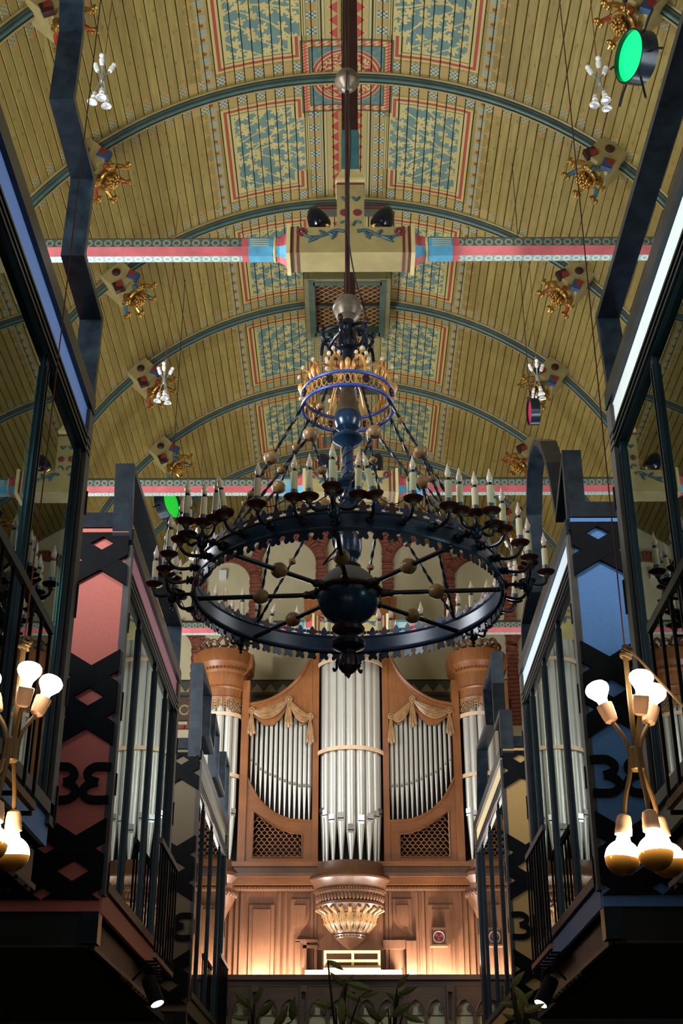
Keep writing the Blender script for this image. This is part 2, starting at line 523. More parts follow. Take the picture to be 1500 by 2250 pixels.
ce = MB()
ring0, ring1 = [], []
for i in range(65):
    a = -PI / 2 + PI * i / 64
    for R, l in ((VR + 0.03, ring0),): l.append((R * math.sin(a), VZ + R * math.cos(a)))
rings = [[(p[0], yy, p[1]) for p in ring0] for yy in (Y0, Y1)]
ce.sweep(rings, 0, False)
ceiling = tag(ce.build('ceiling', VDARK, smooth=True), kind='structure')
W = 0.118
def plank_mesh(L):
    w2 = W / 2 - 0.0045
    mb = MB(); b = 0.006
    pr = [(-w2, 0.024), (-w2, b), (-w2 + b, 0), (w2 - b, 0), (w2, b), (w2, 0.024)]
    rings = [[(p[0], yy, p[1]) for p in pr] for yy in (0, L)]
    n = 6
    mb.sweep(rings, 0, False)
    return mb
pme = plank_mesh(RP).mesh('plank', VAULT)
rest = MB()
cnt = 0
for k in range(-8, 5):
    ya = RY0 + k * RP
    for j in range(-59, 60):
        a = j * W / VR
        M = T(0, ya, VZ) @ RY(a) @ T(0, 0, VR - 0.012 + 0.006 * ((j * 37 + k * 17) % 5 - 2) / 4)
        # skip the hatch opening
        if k in (1, 2) and abs(j) < 5: pass
        if -1 <= k <= 2 and abs(j) <= 36:
            inst(pme, 'plank', ceiling, M); cnt += 1
        else:
            rest.add(*(lambda p: (p.v, p.f))(plank_mesh(RP if k < 4 else BACKY - ya)), 0, M)
rb = rest.build('plank_rest', VAULT, ceiling); rb['kind'] = 'stuff'; rb.name = 'planks'

# ribs: a moulding swept round the vault
RIBC = paint('rib_ochre', srgb(126, 110, 62), 0.5, 0, 0.2)
RIBD = paint('rib_dark', (0.03, 0.028, 0.018), 0.6)
RIBT = paint('rib_teal', srgb(44, 84, 78), 0.45, 0, 0.25)
def rib(y):
    pr = [(-0.078, 0.03), (-0.078, -0.02), (-0.06, -0.03), (-0.055, -0.05), (-0.047, -0.06), (-0.042, -0.09), (-0.03, -0.105), (-0.018, -0.108), (-0.012, -0.096),
          (0.0, -0.096), (0.006, -0.115), (0.03, -0.115), (0.036, -0.098), (0.046, -0.075), (0.056, -0.05), (0.078, -0.03), (0.078, 0.03)]
    mi = [0, 0, 1, 2, 1, 2, 2, 1, 1, 1, 0, 0, 1, 0, 1, 0, 0]
    m = MB(); rings = []
    for i in range(73):
        a = -PI / 2 + PI * i / 72
        rings.append([((VR + p[1]) * math.sin(a), y + p[0], VZ + (VR + p[1]) * math.cos(a)) for p in pr])
    m.sweep(rings, 0, True, mi)
    return m
for k in range(-3, 5):
    rib(RY0 + k * RP).build('vault_rib', [RIBC, RIBD, RIBT], ceiling, True)


def ribbon(pts, wd, closed=False):
    """outline polygon of a flat strip of width wd along 2-D points (mitred)"""
    P = [Vector((p[0], p[1])) for p in pts]; n = len(P); A = []; B = []
    for i in range(n):
        d0 = (P[i] - P[i - 1]).normalized() if i > 0 else None
        d1 = (P[i + 1] - P[i]).normalized() if i < n - 1 else None
        if d0 is None: d0 = d1
        if d1 is None: d1 = d0
        t = (d0 + d1)
        t = t.normalized() if t.length > 1e-4 else d0
        nn = Vector((-t.y, t.x)); c = max(0.4, nn.dot(Vector((-d0.y, d0.x))))
        A.append(P[i] + nn * wd / 2 / c); B.append(P[i] - nn * wd / 2 / c)
    return A, B


def strip_prism(mb, pts, wd, h, M, mi=0):
    """extruded strip made of quads along a polyline"""
    A, B = ribbon(pts, wd); n = len(A); vs = []
    for i in range(n):
        vs += [(A[i].x, A[i].y, 0), (B[i].x, B[i].y, 0), (B[i].x, B[i].y, h), (A[i].x, A[i].y, h)]
    fs = [(0, 1, 2, 3)]
    for i in range(n - 1):
        a = i * 4; b = a + 4
        for j in range(4): fs.append((a + j, b + j, b + (j + 1) % 4, a + (j + 1) % 4))
    fs.append(tuple((n - 1) * 4 + j for j in (3, 2, 1, 0)))
    return mb.add(vs, fs, mi, M)


def catmull(pts, k=5):
    P = [Vector(p) for p in pts]; P = [P[0] * 2 - P[1]] + P + [P[-1] * 2 - P[-2]]; out = []
    for i in range(1, len(P) - 2):
        for j in range(k):
            t = j / k
            out.append(0.5 * ((2 * P[i]) + (P[i + 1] - P[i - 1]) * t + (2 * P[i - 1] - 5 * P[i] + 4 * P[i + 1] - P[i + 2]) * t * t
                              + (3 * P[i] - P[i - 1] - 3 * P[i + 1] + P[i + 2]) * t ** 3))
    out.append(P[-2]); return out


def clip(poly, axis, val, keep_less):
    out = []
    for i in range(len(poly)):
        a, b = poly[i - 1], poly[i]
        ia = (a[axis] <= val) == keep_less; ib = (b[axis] <= val) == keep_less
        if ia != ib:
            t = (val - a[axis]) / (b[axis] - a[axis]); out.append(tuple(a[k] + (b[k] - a[k]) * t for k in (0, 1)))
        if ib: out.append(b)
    return out


YZX = Matrix(((0, 0, 1, 0), (1, 0, 0, 0), (0, 1, 0, 0), (0, 0, 0, 1)))      # local (y, z, extrude) -> world (extrude=x)
XZY = Matrix(((1, 0, 0, 0), (0, 0, -1, 0), (0, 1, 0, 0), (0, 0, 0, 1)))     # local (x, z, extrude) -> world, extruding to -y

# ---------------------------------------------------------------- lattice hatch in the vault
LAT = paint('lattice_wood', srgb(140, 98, 54), 0.5, 0, 0.25)
HFR = paint('hatch_frame', srgb(98, 92, 58), 0.5, 0, 0.2)
HY = RY0 + 2 * RP - 0.15
hatch = thing('ceiling_vent', 'square wooden lattice vent framed in green in the crown of the painted vault', 'vent', (0, HY, 13.4))
hx, hy = 0.60, 0.72
for sx in (-1, 1):
    m = MB(); m.box((sx * hx, HY, 13.42), (0.07, 2 * hy + 0.07, 0.22)); m.build('frame', HFR, hatch)
    m = MB(); m.box((sx * (hx - 0.075), HY, 13.40), (0.09, 2 * hy, 0.2)); m.build('frame_moulding', DKGREEN, hatch)
    m = MB(); m.box((0, HY + sx * hy, 13.42), (2 * hx - 0.06, 0.07, 0.22)); m.build('frame', HFR, hatch)
    m = MB(); m.box((0, HY + sx * (hy - 0.075), 13.40), (2 * hx - 0.2, 0.09, 0.2)); m.build('frame_moulding', DKGREEN, hatch)
MB().box((0, HY, 13.50), (2 * hx, 2 * hy, 0.02)).build('backing', VDARK, hatch)
for dx in (0,):
    MB().box((0, HY + 0.0, 13.39), (2 * hx - 0.16, 0.035, 0.05)).build('crossbar', RIBD, hatch)
for d in (-1, 1):
    for i in range(-13, 14):
        c = i * 0.105
        ln = [(-hx, c - hx * d * 0.8), (hx, c + hx * d * 0.8)]
        A, B = ribbon(ln, 0.015)
        poly = [tuple(A[0]), tuple(A[1]), tuple(B[1]), tuple(B[0])]
        for ax, v, k in ((0, hx - 0.09, True), (0, -hx + 0.09, False), (1, hy - 0.09, True), (1, -hy + 0.09, False)):
            if poly: poly = clip(poly, ax, v, k)
        if len(poly) >= 3:
            MB().prism(poly, 0.012, T(0, HY, 13.43 + d * 0.008)).build('lattice_slat', LAT, hatch)

# ---------------------------------------------------------------- tie beams
def ring_mat(name, bg, fg, face):
    m = Mat(name); x, y, z = m.pos()
    u = (((x / 0.088).frac()) - 0.5) * 0.088
    v = (z - VZ) if face == 'z' else ((y - 9.63 + 2.29).mod(4.58) - 2.29)
    r = (u * u + v * v).op('SQRT')
    n = m.noise(m.vec(x, y, z), 9, 3)
    c = m.mix(r.inn(0.020, 0.037), bg, fg)
    c = m.mix(v.abs().gt(0.038), c, tuple(q * 0.7 for q in fg))
    return m.done(m.mix((n - 0.35) * 0.9, c, tuple(q * 0.6 for q in bg)), 0.55)


RINGF = ring_mat('ring_band_front', srgb(56, 74, 78), srgb(128, 130, 100), 'z')
RINGB = ring_mat('ring_band_lit_under', srgb(110, 142, 148), srgb(176, 182, 160), 'y')  # same rings in lighter tones: light from below put into the colour
RINGC = paint('plain_dark_band', srgb(60, 70, 66), 0.5)


def octo(mb, stations, cx, cy, cz, mis, sq=0.414):
    """octagonal loft along x: stations = [(x, half size)]"""
    rings = []
    for (x, h) in stations:
        k = h * sq
        rings.append([(cx + x, cy + a, cz + b) for a, b in ((-h, -k), (-h, k), (-k, h), (k, h), (h, k), (h, -k), (k, -h), (-k, -h))])
    return mb.sweep(rings, 0, True, mis)
REDLINE = paint('red_line_paint', (0.11, 0.016, 0.016), 0.5)
FLOWER = paint('relief_flower_red', srgb(110, 44, 48), 0.5)
LEAFT = paint('relief_leaf_teal', srgb(48, 78, 84), 0.5)


def tie_beam(y, label):
    b = thing('tie_beam', label, 'beam', (0, y, VZ - 0.2))
    cx = 0.03
    for s in (-1, 1):
        m = MB()
        octo(m, [(s * 0.98, 0.102), (s * (4.46), 0.102)][::s], cx, y, VZ, [0, 1, 3, 3, 3, 3, 2, 1] if 0 else [0, 3, 3, 3, 3, 1, 2, 1])
        m.build('shaft', [RINGF, PINKP, RINGB, RINGC], b)
        m = MB(); octo(m, [(s * 0.92, 0.104), (s * 0.98, 0.104)][::s], cx, y, VZ, [0] * 8); m.build('rose_band', PINKP, b)
        m = MB(); octo(m, [(s * 0.70, 0.106), (s * 0.92, 0.106)][::s], cx, y, VZ, [0] * 8)
        for e in (-0.036, -0.012, 0.012, 0.036):
            m.box((cx + s * 0.82, y - 0.106, VZ + e), (0.17, 0.006, 0.008), 1)
        m.build('blue_band', [BLUEP, CREAM], b)
        m = MB(); m.lathe([(0.104, 0.0), (0.118, 0.008), (0.118, 0.022), (0.104, 0.03)], 16, T(cx + s * 0.67, y, VZ) @ RY(s * PI / 2)); m.build('ring_moulding', CREAM, b, True)
        m = MB(); octo(m, [(s * 0.575, 0.165), (s * 0.60, 0.132), (s * 0.64, 0.112), (s * 0.675, 0.106)][::s], cx, y, VZ, [1, 1, 1, 1, 1, 0, 0, 0] if 0 else [1, 1, 1, 1, 1, 0, 1, 0])
        m.build('flared_collar', [BLUEP, PINKP], b)
        m = MB(); m.box((cx + s * 0.56, y, VZ), (0.035, 0.33, 0.33)); m.build('collar_plate', CREAM, b)
        for q in (0.525, 0.475):
            m = MB(); m.box((cx + s * q, y, VZ), (0.020, 0.296, 0.296)); m.build('red_line', REDLINE, b)
    m = MB(); m.box((cx, y, VZ), (1.09, 0.285, 0.285)); m.build('centre_block', OCHRE, b)
    # carved flower sprays on the front face
    for s in (-1, 1):
        m = MB(); yf = y - 0.146
        st = catmull([(cx + s * 0.06, yf, VZ + 0.09), (cx + s * 0.15, yf, VZ + 0.10), (cx + s * 0.25, yf, VZ + 0.04), (cx + s * 0.38, yf, VZ + 0.03), (cx + s * 0.43, yf, VZ + 0.07)], 4)
        m.tube(st, [0.018] * 4 + [0.014] * (len(st) - 4), 6)
        for (q0, q1) in (((0.13, 0.09), (0.17, 0.0)), ((0.24, 0.05), (0.28, 0.105)), ((0.28, 0.03), (0.38, -0.03)), ((0.2, 0.07), (0.14, 0.02)), ((0.33, 0.03), (0.37, 0.0))):
            m.tube([(cx + s * q0[0], yf, VZ + q0[1]), (cx + s * (q0[0] + q1[0]) / 2, yf - 0.01, VZ + (q0[1] + q1[1]) / 2), (cx + s * q1[0], yf, VZ + q1[1])], [0.012, 0.016, 0.007], 6)
        m.build('relief_spray', LEAFT, b, True)
        m = MB(); c = Vector((cx + s * 0.44, yf, VZ + 0.085))
        m.sph(c, 0.022, 8)
        for i in range(8):
            a = 2 * PI * i / 8; m.sph(c + Vector((0.036 * math.cos(a), 0, 0.036 * math.sin(a))), 0.016, 6)
        m.build('relief_flower', FLOWER, b, True)
    # king post
    m = MB(); m.box((cx, y, VZ + 0.14 + 0.27), (0.25, 0.25, 0.54)); m.build('king_post_base', OCHRE, b)
    m = MB(); m.box((cx, y, VZ + 0.655), (0.262, 0.262, 0.014)); m.build('red_line', REDLINE, b)
    m = MB(); k = MB(); z0 = VZ + 0.68
    def sq(h, z): return [(cx - h, y - h, z), (cx + h, y - h, z), (cx + h, y + h, z), (cx - h, y + h, z)]
    m.sweep([sq(0.125, z0), sq(0.135, z0 + 0.015), sq(0.135, z0 + 0.04), sq(0.085, z0 + 0.17), sq(0.082, z0 + 0.19)]); m.build('king_post_cap', CREAM, b)
    m = MB(); m.sweep([sq(0.083, z0 + 0.19), sq(0.083, z0 + 0.62), sq(0.073, z0 + 0.68)]); m.build('king_post_teal', TEALP, b)
    m = MB(); m.sweep([sq(0.073, z0 + 0.68), sq(0.073, VZ + VR - 0.03)]); m.build('king_post', MAROON, b)
    # relief on the post base
    m = MB(); yf = y - 0.128
    for s in (-1, 1):
        c = Vector((cx + s * 0.06, yf, VZ + 0.32))
        for i in range(7):
            a = 2 * PI * i / 7; m.sph(c + Vector((0.026 * math.cos(a), 0, 0.026 * math.sin(a))), 0.015, 6)
        m.sph(c, 0.02, 6)
    m.build('relief_flower', FLOWER, b, True)
    m = MB()
    for s in (-1, 1):
        m.tube(catmull([(cx + s * 0.02, yf, VZ + 0.17), (cx + s * 0.05, yf, VZ + 0.22), (cx + s * 0.09, yf, VZ + 0.2)], 3), 0.012, 6)
        m.tube(catmull([(cx + s * 0.02, yf, VZ + 0.5), (cx + s * 0.05, yf, VZ + 0.46), (cx + s * 0.08, yf, VZ + 0.5)], 3), 0.012, 6)
    m.build('relief_spray', LEAFT, b, True)
    # collar brace under the ridge
    m = MB(); m.box((cx, y, VZ + VR - 0.19), (1.0, 0.16, 0.06)); m.box((cx, y - 0.083, VZ + VR - 0.19), (1.0, 0.008, 0.014), 1)
    m.build('collar_brace', [RIBD, REDP], b)
    return b


BY = [RY0 - RP, RY0 + RP, RY0 + 3 * RP]
tie_beam(BY[0], 'front painted tie beam with king post, crossed by the chandelier rod')
tie_beam(BY[1], 'middle painted tie beam seen just above the ring of candles')
tie_beam(BY[2], 'rear painted tie beam in front of the brick arches and the organ top')

# black bowl lamps standing on the beams
BOWL = paint('gloss_black_enamel', (0.006, 0.008, 0.013), 0.15, 0.1, 0.2)
def bowl_lamp(x, y, s, label):
    l = thing('beam_floodlight', label, 'lamp', (x, y, VZ + 0.145))
    M = T(x, y, VZ + 0.265) @ RY(s * 0.42) @ RX(0.18)
    m = MB(); m.lathe([(0.095, -0.085), (0.10, -0.07), (0.10, -0.01), (0.088, 0.045), (0.058, 0.10), (0.018, 0.135)], 20, M); m.build('bowl', BOWL, l, True)
    m = MB(); m.tube([(x - s * 0.06, y, VZ + 0.15), (x - s * 0.10, y, VZ + 0.19), (x - s * 0.05, y, VZ + 0.24)], 0.014, 6); m.build('bracket', GOLD, l, True)
    return l
for i, nm in ((0, 'front'), (1, 'middle'), (2, 'rear')):
    for s in (-1, 1):
        bowl_lamp(0.03 + s * 0.30, BY[i] - 0.10, s, 'black bowl lamp on top of the %s tie beam, %s of the king post' % (nm, 'left' if s < 0 else 'right'))

# ---------------------------------------------------------------- carved brackets on the ribs
SHB = paint('shield_blue', srgb(40, 66, 98), 0.5); SHR = paint('shield_red', srgb(120, 34, 34), 0.5)
LEAFR = paint('leaf_red', srgb(150, 62, 34), 0.4, 0.1, 0.3); LEAFB = paint('leaf_blue', srgb(56, 98, 112), 0.4, 0.1, 0.3); LEAFG = paint('leaf_green_gold', srgb(110, 108, 50), 0.35, 0.4, 0.3)
def bracket_meshes(leafm):
    out = []
    m = MB(); m.box((0, 0, 0.13), (0.35, 0.38, 0.46)); m.box((0, 0, 0.39), (0.24, 0.26, 0.08))
    out.append(('block', m.mesh('block', OCHRE)))
    m = MB(); m.lathe([(0.055, 0.0), (0.055, 0.02), (0.03, 0.035), (0.0, 0.035)], 12, T(0, -0.19, 0.12) @ RX(PI / 2)); out.append(('rosette', m.mesh('rosette', MAROON, True)))
    for s in (-1, 1):
        m = MB(); M = T(s * 0.125, -0.14, 0.31) @ RY(s * 0.35)
        m.prism([(-0.06, -0.07), (0.06, -0.07), (0.06, 0.07), (-0.06, 0.07)], 0.07, M @ RX(PI / 2), 0)
        m.prism([(-0.06, -0.07), (0.0, -0.07), (0.03, 0.0), (-0.06, 0.03)], 0.006, M @ T(0, -0.071, 0) @ RX(PI / 2), 1)
        out.append(('shield', m.mesh('shield', [SHB if s < 0 else MAROON, SHR])))
    m = MB()
    for i in range(26):
        a = i * 2.4; r = 0.10 * math.sqrt((i + 0.5) / 26)
        m.sph((r * math.cos(a), r * math.sin(a), 0.54 + 0.05 * math.cos(r * 14)), 0.024, 6, (1, 1, 1.3))
    m.torus((0, 0, 0.49), 0.125, 0.02, 20, 6)
    m.cyl((0, 0, 0.40), (0, 0, 0.5), 0.09, 0.12, 12)
    out.append(('gilt_boss', m.mesh('gilt_boss', GOLD, True)))
    for i in range(6):
        a = 2 * PI * i / 6 + 0.3; d = Vector((math.cos(a), math.sin(a), 0)); tn = Vector((-d.y, d.x, 0))
        m = MB()
        c = catmull([d * 0.09 + Vector((0, 0, 0.44)), d * 0.16 + Vector((0, 0, 0.43)), d * 0.21 + tn * 0.015 + Vector((0, 0, 0.48)), d * 0.25 + tn * 0.02 + Vector((0, 0, 0.56))], 3)
        m.tube(c, [0.026, 0.028, 0.03, 0.031, 0.031, 0.03, 0.028, 0.026, 0.023, 0.02], 7, 0 if i % 2 == 0 else 1)
        tip = c[-1]
        for j in range(7):
            b = j * 2.4; m.sph(tip + Vector((0.04 * math.cos(b), 0.04 * math.sin(b), 0.016 * (j % 3 - 1))), 0.024, 6, (1, 1, 1), 1)
        m.tube([tip + d * 0.02, tip + d * 0.05 + Vector((0, 0, 0.015)), tip + d * 0.06 + Vector((0, 0, -0.02)), tip + d * 0.035 + Vector((0, 0, -0.04))], [0.014, 0.014, 0.012, 0.008], 6, 1)
        out.append(('acanthus_leaf', m.mesh('acanthus_leaf', [leafm, GOLD], True)))
    return out
BSETS = {'red': bracket_meshes(LEAFR), 'blue': bracket_meshes(LEAFB), 'green': bracket_meshes(LEAFG)}
ORD = ['first', 'second', 'third', 'fourth', 'fifth', 'sixth']
for i, k in enumerate(range(-1, 5)):
    for s in (-1, 1):
        col = (['red', 'red', 'blue', 'red', 'blue', 'blue'] if s < 0 else ['red', 'blue', 'red', 'green', 'red', 'red'])[i]
        a = s * math.radians(44.5)
        p = Vector((VR * math.sin(a), RY0 + k * RP, VZ + VR * math.cos(a)))
        r = tag(bpy.data.objects.new('roof_bracket', None), 'gilded bracket with %s leaves, %s from the front on the %s of the vault' % (col, ORD[i], 'left' if s < 0 else 'right'), 'bracket', 'carved brackets on the vault ribs')
        COL.objects.link(r)
        # local z points inward, local y along the nave
        r.matrix_basis = T(p) @ RY(a) @ RX(PI) if s > 0 else T(p) @ RY(a) @ RX(PI)
        for nm, me in BSETS[col]: inst(me, nm, r, RZ(PI))

# ---------------------------------------------------------------- cabins
GLASS = Mat('window_glass')
def _glass():
    m = GLASS; nt = m.nt
    fr = m.node('ShaderNodeFresnel'); fr.inputs['IOR'].default_value = 1.7
    gl = m.node('ShaderNodeBsdfGlossy'); gl.inputs['Roughness'].default_value = 0.01; gl.inputs['Color'].default_value = (0.9, 1.0, 0.98, 1)
    tr = m.node('ShaderNodeBsdfTransparent'); tr.inputs['Color'].default_value = (0.72, 0.86, 0.84, 1)
    mx = m.node('ShaderNodeMixShader'); out = nt.nodes['Material Output']
    m.link(fr.outputs[0], mx.inputs[0]); m.link(tr.outputs[0], mx.inputs[1]); m.link(gl.outputs[0], mx.inputs[2]); m.link(mx.outputs[0], out.inputs[0])
_glass()
SELF = paint('sash_edge', (0.06, 0.055, 0.05), 0.45, 0.1)
CHAR = paint('cabin_charcoal', (0.012, 0.012, 0.013), 0.7)
ROOM = paint('cabin_interior', (0.05, 0.055, 0.055), 0.8)
def wallpaper():
    m = Mat('mottled_teal_wallpaper'); x, y, z = m.pos()
    n = m.noise(m.vec(x, y * 3, z * 2), 3.2, 5, 0.7); n2 = m.noise(m.vec(x, y * 1.2, z * 0.7), 2.6, 3)
    c = m.mix((n - 0.42) * 5, srgb(40, 96, 92), srgb(150, 178, 160)); c = m.mix((n2 - 0.56) * 8, c, srgb(150, 120, 90))
    return m.done(c, 0.7)
WALLP = wallpaper()
LEDGE = paint('raw_ledge_wood', srgb(150, 108, 82), 0.6, 0, 0.2)


def gable(mb, sgn, xa, pts, dep=0.15, th=0.055):
    x0 = min(xa, xa + sgn * dep)
    strip_prism(mb, pts, th, dep, T(x0, 0, 0) @ YZX)


GL3 = [[(0, 0.98), (0.3, 1.0), (0.62, 0.98), (0.86, 0.84), (0.84, 0.66), (0.66, 0.57), (0.46, 0.53)], [(0.46, 0.53), (0.72, 0.49), (0.96, 0.34), (0.97, 0.17), (0.76, 0.03), (0.38, 0.0), (0, 0.02)]]
def numeral(mb, x0, x1, z0, z1, y, flip):
    for k, seg in enumerate(GL3):
        pts = catmull([((1 - p[0]) if flip else p[0], p[1]) for p in seg], 4)
        pts = [(x0 + p[0] * (x1 - x0), z0 + p[1] * (z1 - z0)) for p in pts]
        strip_prism(mb, pts, 0.056, 0.03 + 0.001 * k, T(0, y, 0) @ XZY)


def cabin(label, sgn, xa, y0, y1, front, fascia, low, gpts, mull, rail=None, paper=False, xtop=6.20):
    c = thing('hotel_cabin', label, 'cabin', (xa, (y0 + y1) / 2, 3.0))
    ZB, ZT = 3.27, 6.19
    D = 2.6
    X = lambda d: xa + sgn * d                     # d metres away from the aisle
    def bx(name, d0, d1, ya, yb, za, zb, mat, par=c):
        return MB().box(((X(d0) + X(d1)) / 2, (ya + yb) / 2, (za + zb) / 2), (abs(d1 - d0), yb - ya, zb - za)).build(name, mat, par)
    fp = bx('front_panel', 0.0, D, y0, y0 + 0.05, ZB, ZT - 0.01, front)
    bx('rear_panel', 0.0, D, y1 - 0.05, y1, ZB, ZT - 0.01, front)
    bx('outer_wall', D, D + 0.06, y0, y1, ZB, ZT, WALLP if paper else CHAR)
    bx('inner_partition', 1.3, 1.36, y0 + 0.06, y1 - 0.06, ZB + 0.1, ZT - 0.1, WALLP if paper else ROOM)
    bx('interior_end_wall', 0.05, 1.3, y1 - 0.10, y1 - 0.06, ZB + 0.1, ZT - 0.1, WALLP if paper else ROOM)
    bx('roof', 0.02, D, y0 + 0.05, y1 - 0.05, ZT - 0.08, ZT, CHAR)
    bx('room_floor', 0.02, D, y0 + 0.05, y1 - 0.05, ZB, ZB + 0.08, CHAR)
    bx('roof_edge', -0.035, 0.10, y0 + 0.0, y1 + 0.02, 6.08, xtop, STEEL)
    bx('front_parapet', 0.0, D, y0 - 0.02, y0 + 0.05, xtop + 0.01, xtop + 0.14, STEEL)
    bx('roof_line', 0.0, D, y0 - 0.035, y0, 6.158, 6.19, front)
    bx('upper_fascia', -0.005, 0.06, y0 + 0.05, y1, 5.88, 6.08, fascia)
    bx('lower_fascia', -0.005, 0.06, y0 + 0.05, y1, ZB, 3.43, low)
    # window
    wf = bx('window_frame', -0.012, 0.10, y0 + 0.05, y1 - 0.0, 5.74, 5.88, FRAME)
    for i, q in enumerate((5.76, 5.81, 5.86)): bx('frame_rib', -0.03, -0.01, y0 + 0.08, y1, q - 0.009, q + 0.009, FRAME, wf)
    bx('frame_sill', -0.03, 0.10, y0 + 0.05, y1, 3.43, 3.50, SELF, wf)
    ys = [y0 + 0.16] + mull + [y1 - 0.14]
    for i, q in enumerate(ys):
        pm = bx('mullion', -0.004, 0.06, q - 0.032, q + 0.032, 3.50, 5.74, FRAME)
        bx('mullion_rib', -0.012, -0.003, q - 0.03, q - 0.018, 3.50, 5.68, FRAME, pm)
        bx('mullion_rib', -0.012, -0.003, q + 0.018, q + 0.03, 3.50, 5.68, FRAME, pm)
    for i in range(len(ys) - 1):
        bx('pane', 0.012, 0.02, ys[i] + 0.045, ys[i + 1] - 0.045, 3.50, 5.74, GLASS.m)
    # dark corner bands with the cut edge of the pattern
    for (ya, yb, s2) in ((y0 - 0.035, y0 + 0.10, -1), (y1 - 0.09, y1 + 0.03, 1)):
        if s2 < 0: ya = y0 - 0.002; yb = y0 + 0.085
        cb = bx('corner_band', -0.03, 0.02, ya, yb, 3.38, 6.06, SELF)
        ye = ya if s2 < 0 else yb
        z = 3.4; i = 0
        while z < 5.8:
            h = (0.22, 0.38, 0.16, 0.30)[i % 4]
            if i % 2 == 0: bx('pattern_edge', -0.038, 0.0, yb - 0.01, yb + 0.012, z, z + h, BLACK, cb)
            z += h + 0.05; i += 1
    # black cross pattern on the front
    xc0 = abs(-1.92 + 1.72)
    hw = 0.205
    def cross(dc, zc, zlo=ZB + 0.075, zhi=6.155, name='cross'):
        m = MB()
        for k in (-1, 1):
            sl = 0.62; th = 0.17
            poly = [(-hw, k * -hw * sl - th / 2), (hw, k * hw * sl - th / 2), (hw, k * hw * sl + th / 2), (-hw, k * -hw * sl + th / 2)]
            poly = [(p[0] + X(dc), p[1] + zc) for p in poly]
            poly = clip(poly, 1, zhi, True)
            if poly: poly = clip(poly, 1, zlo, False)
            if len(poly) > 2: m.prism(poly, 0.03 + 0.001 * k, T(0, y0, 0) @ XZY)
        if m.v: m.build(name, BLACK, c)
    for ci in range(4):
        dc = 0.20 + ci * 0.41
        for zc in (6.21, 5.925, 4.97, 4.655, 3.70, 3.385): cross(dc, zc)
        m = MB(); d0 = dc - 0.205
        xs = sorted((X(d0 - 0.0), X(d0 + 0.19))); numeral(m, xs[0], xs[1], 4.04, 4.285, y0, X(d0) > X(d0 + 0.1) if 0 else (sgn < 0)); m.build('numeral', BLACK, c)
        xs = sorted((X(d0 + 0.24), X(d0 + 0.41))); numeral(m := MB(), xs[0], xs[1], 4.04, 4.285, y0, sgn > 0); m.build('numeral', BLACK, c)
    # black base under the cabin
    bx('plinth', 0.10, D, y0 + 0.02, y1 - 0.02, 3.05, ZB, CHAR)
    bx('corner_bracket', 0.0, 0.12, y0 + 0.0, y0 + 0.14, 3.06, ZB, STEEL)
    bx('underside', 0.06, D, y0 + 0.02, y1, 3.03, 3.05, CHAR)
    if y0 > 5 and y0 < 12: bx('access_platform', 0.12, D, y1, y1 + 1.35, 3.03, 3.09, CHAR)
    bx('underside_trim', 0.14, D, y0 + 0.0, y0 + 0.02, 3.032, 3.046, SELF)
    bx('underside_edge', 0.03, 0.10, y0 + 0.1, y1, 3.03, 3.06, SELF)
    bx('ledge', 0.06, 0.10, y0 + 0.15, y1, 3.06, 3.25, LEDGE)
    if rail:
        for d in (0.02, 0.13): bx('ladder_rail', d - 0.007, d + 0.007, y0 + 1.2, y1 - 0.2, 2.985, 3.015, BLACK)
        for i in range(9):
            q = y0 + 1.3 + (y1 - y0 - 1.6) * i / 8
            bx('ladder_rung', 0.0, 0.15, q - 0.01, q + 0.01, 2.99, 3.002, BLACK)
    # gable outline on the roof edge
    m = MB(); gable(m, sgn, X(-0.02), gpts); m.build('gable_outline', STEEL, c)
    if rail:
        ra, rb_, rt, n = rail
        m = MB(); m.box((X(-0.10), (ra + rb_) / 2, rt), (0.03, rb_ - ra, 0.05)); hr = m.build('handrail', SELF, c)
        for i in range(n):
            q = ra + 0.02 + (rb_ - ra - 0.04) * i / (n - 1)
            bx('baluster', -0.108, -0.092, q - 0.008, q + 0.008, 3.30, rt - 0.02, BLACK)
        bx('bottom_rail', -0.115, -0.085, ra, rb_, 3.27, 3.31, LEDGE)
        for i in range(7):
            q = ra + 0.05 + (rb_ - ra - 0.1) * i / 6
            bx('grating_bar', -0.11, 0.10, q - 0.01, q + 0.01, 3.235, 3.255, BLACK)
        bx('grating_edge', -0.02, 0.03, ra, rb_, 3.23, 3.26, BLACK)
    return c


PINKF = paint('salmon_panel', srgb(214, 110, 94), 0.5, 0, 0.06, 40)
PINKS = paint('pink_fascia_bluish_light', srgb(186, 124, 140), 0.5, 0, 0.05, 40)  # pink strip with the bluish light on it painted in as mauve
BLUEF = paint('cornflower_panel', srgb(84, 138, 204), 0.5, 0, 0.08, 60)
PALEB = paint('lit_blue_fascia', srgb(214, 230, 236), 0.5, 0, 0.03)  # blue strip paled: strong light on it is put into the colour
PERI = paint('periwinkle_fascia', srgb(122, 160, 236), 0.5, 0, 0.06, 60)
WHITEF = paint('lit_white_fascia', srgb(226, 234, 230), 0.5, 0, 0.03)  # near white because the strong light on the strip is painted in
OCHF = paint('ochre_panel', srgb(196, 156, 92), 0.5, 0, 0.06, 40)
OCHS = paint('cream_fascia', srgb(236, 214, 164), 0.5, 0, 0.04)
OLIVE = paint('olive_grey_panel', srgb(110, 96, 66), 0.5, 0, 0.06, 40)
GREYF = paint('grey_green_fascia', srgb(150, 150, 128), 0.5, 0, 0.05)

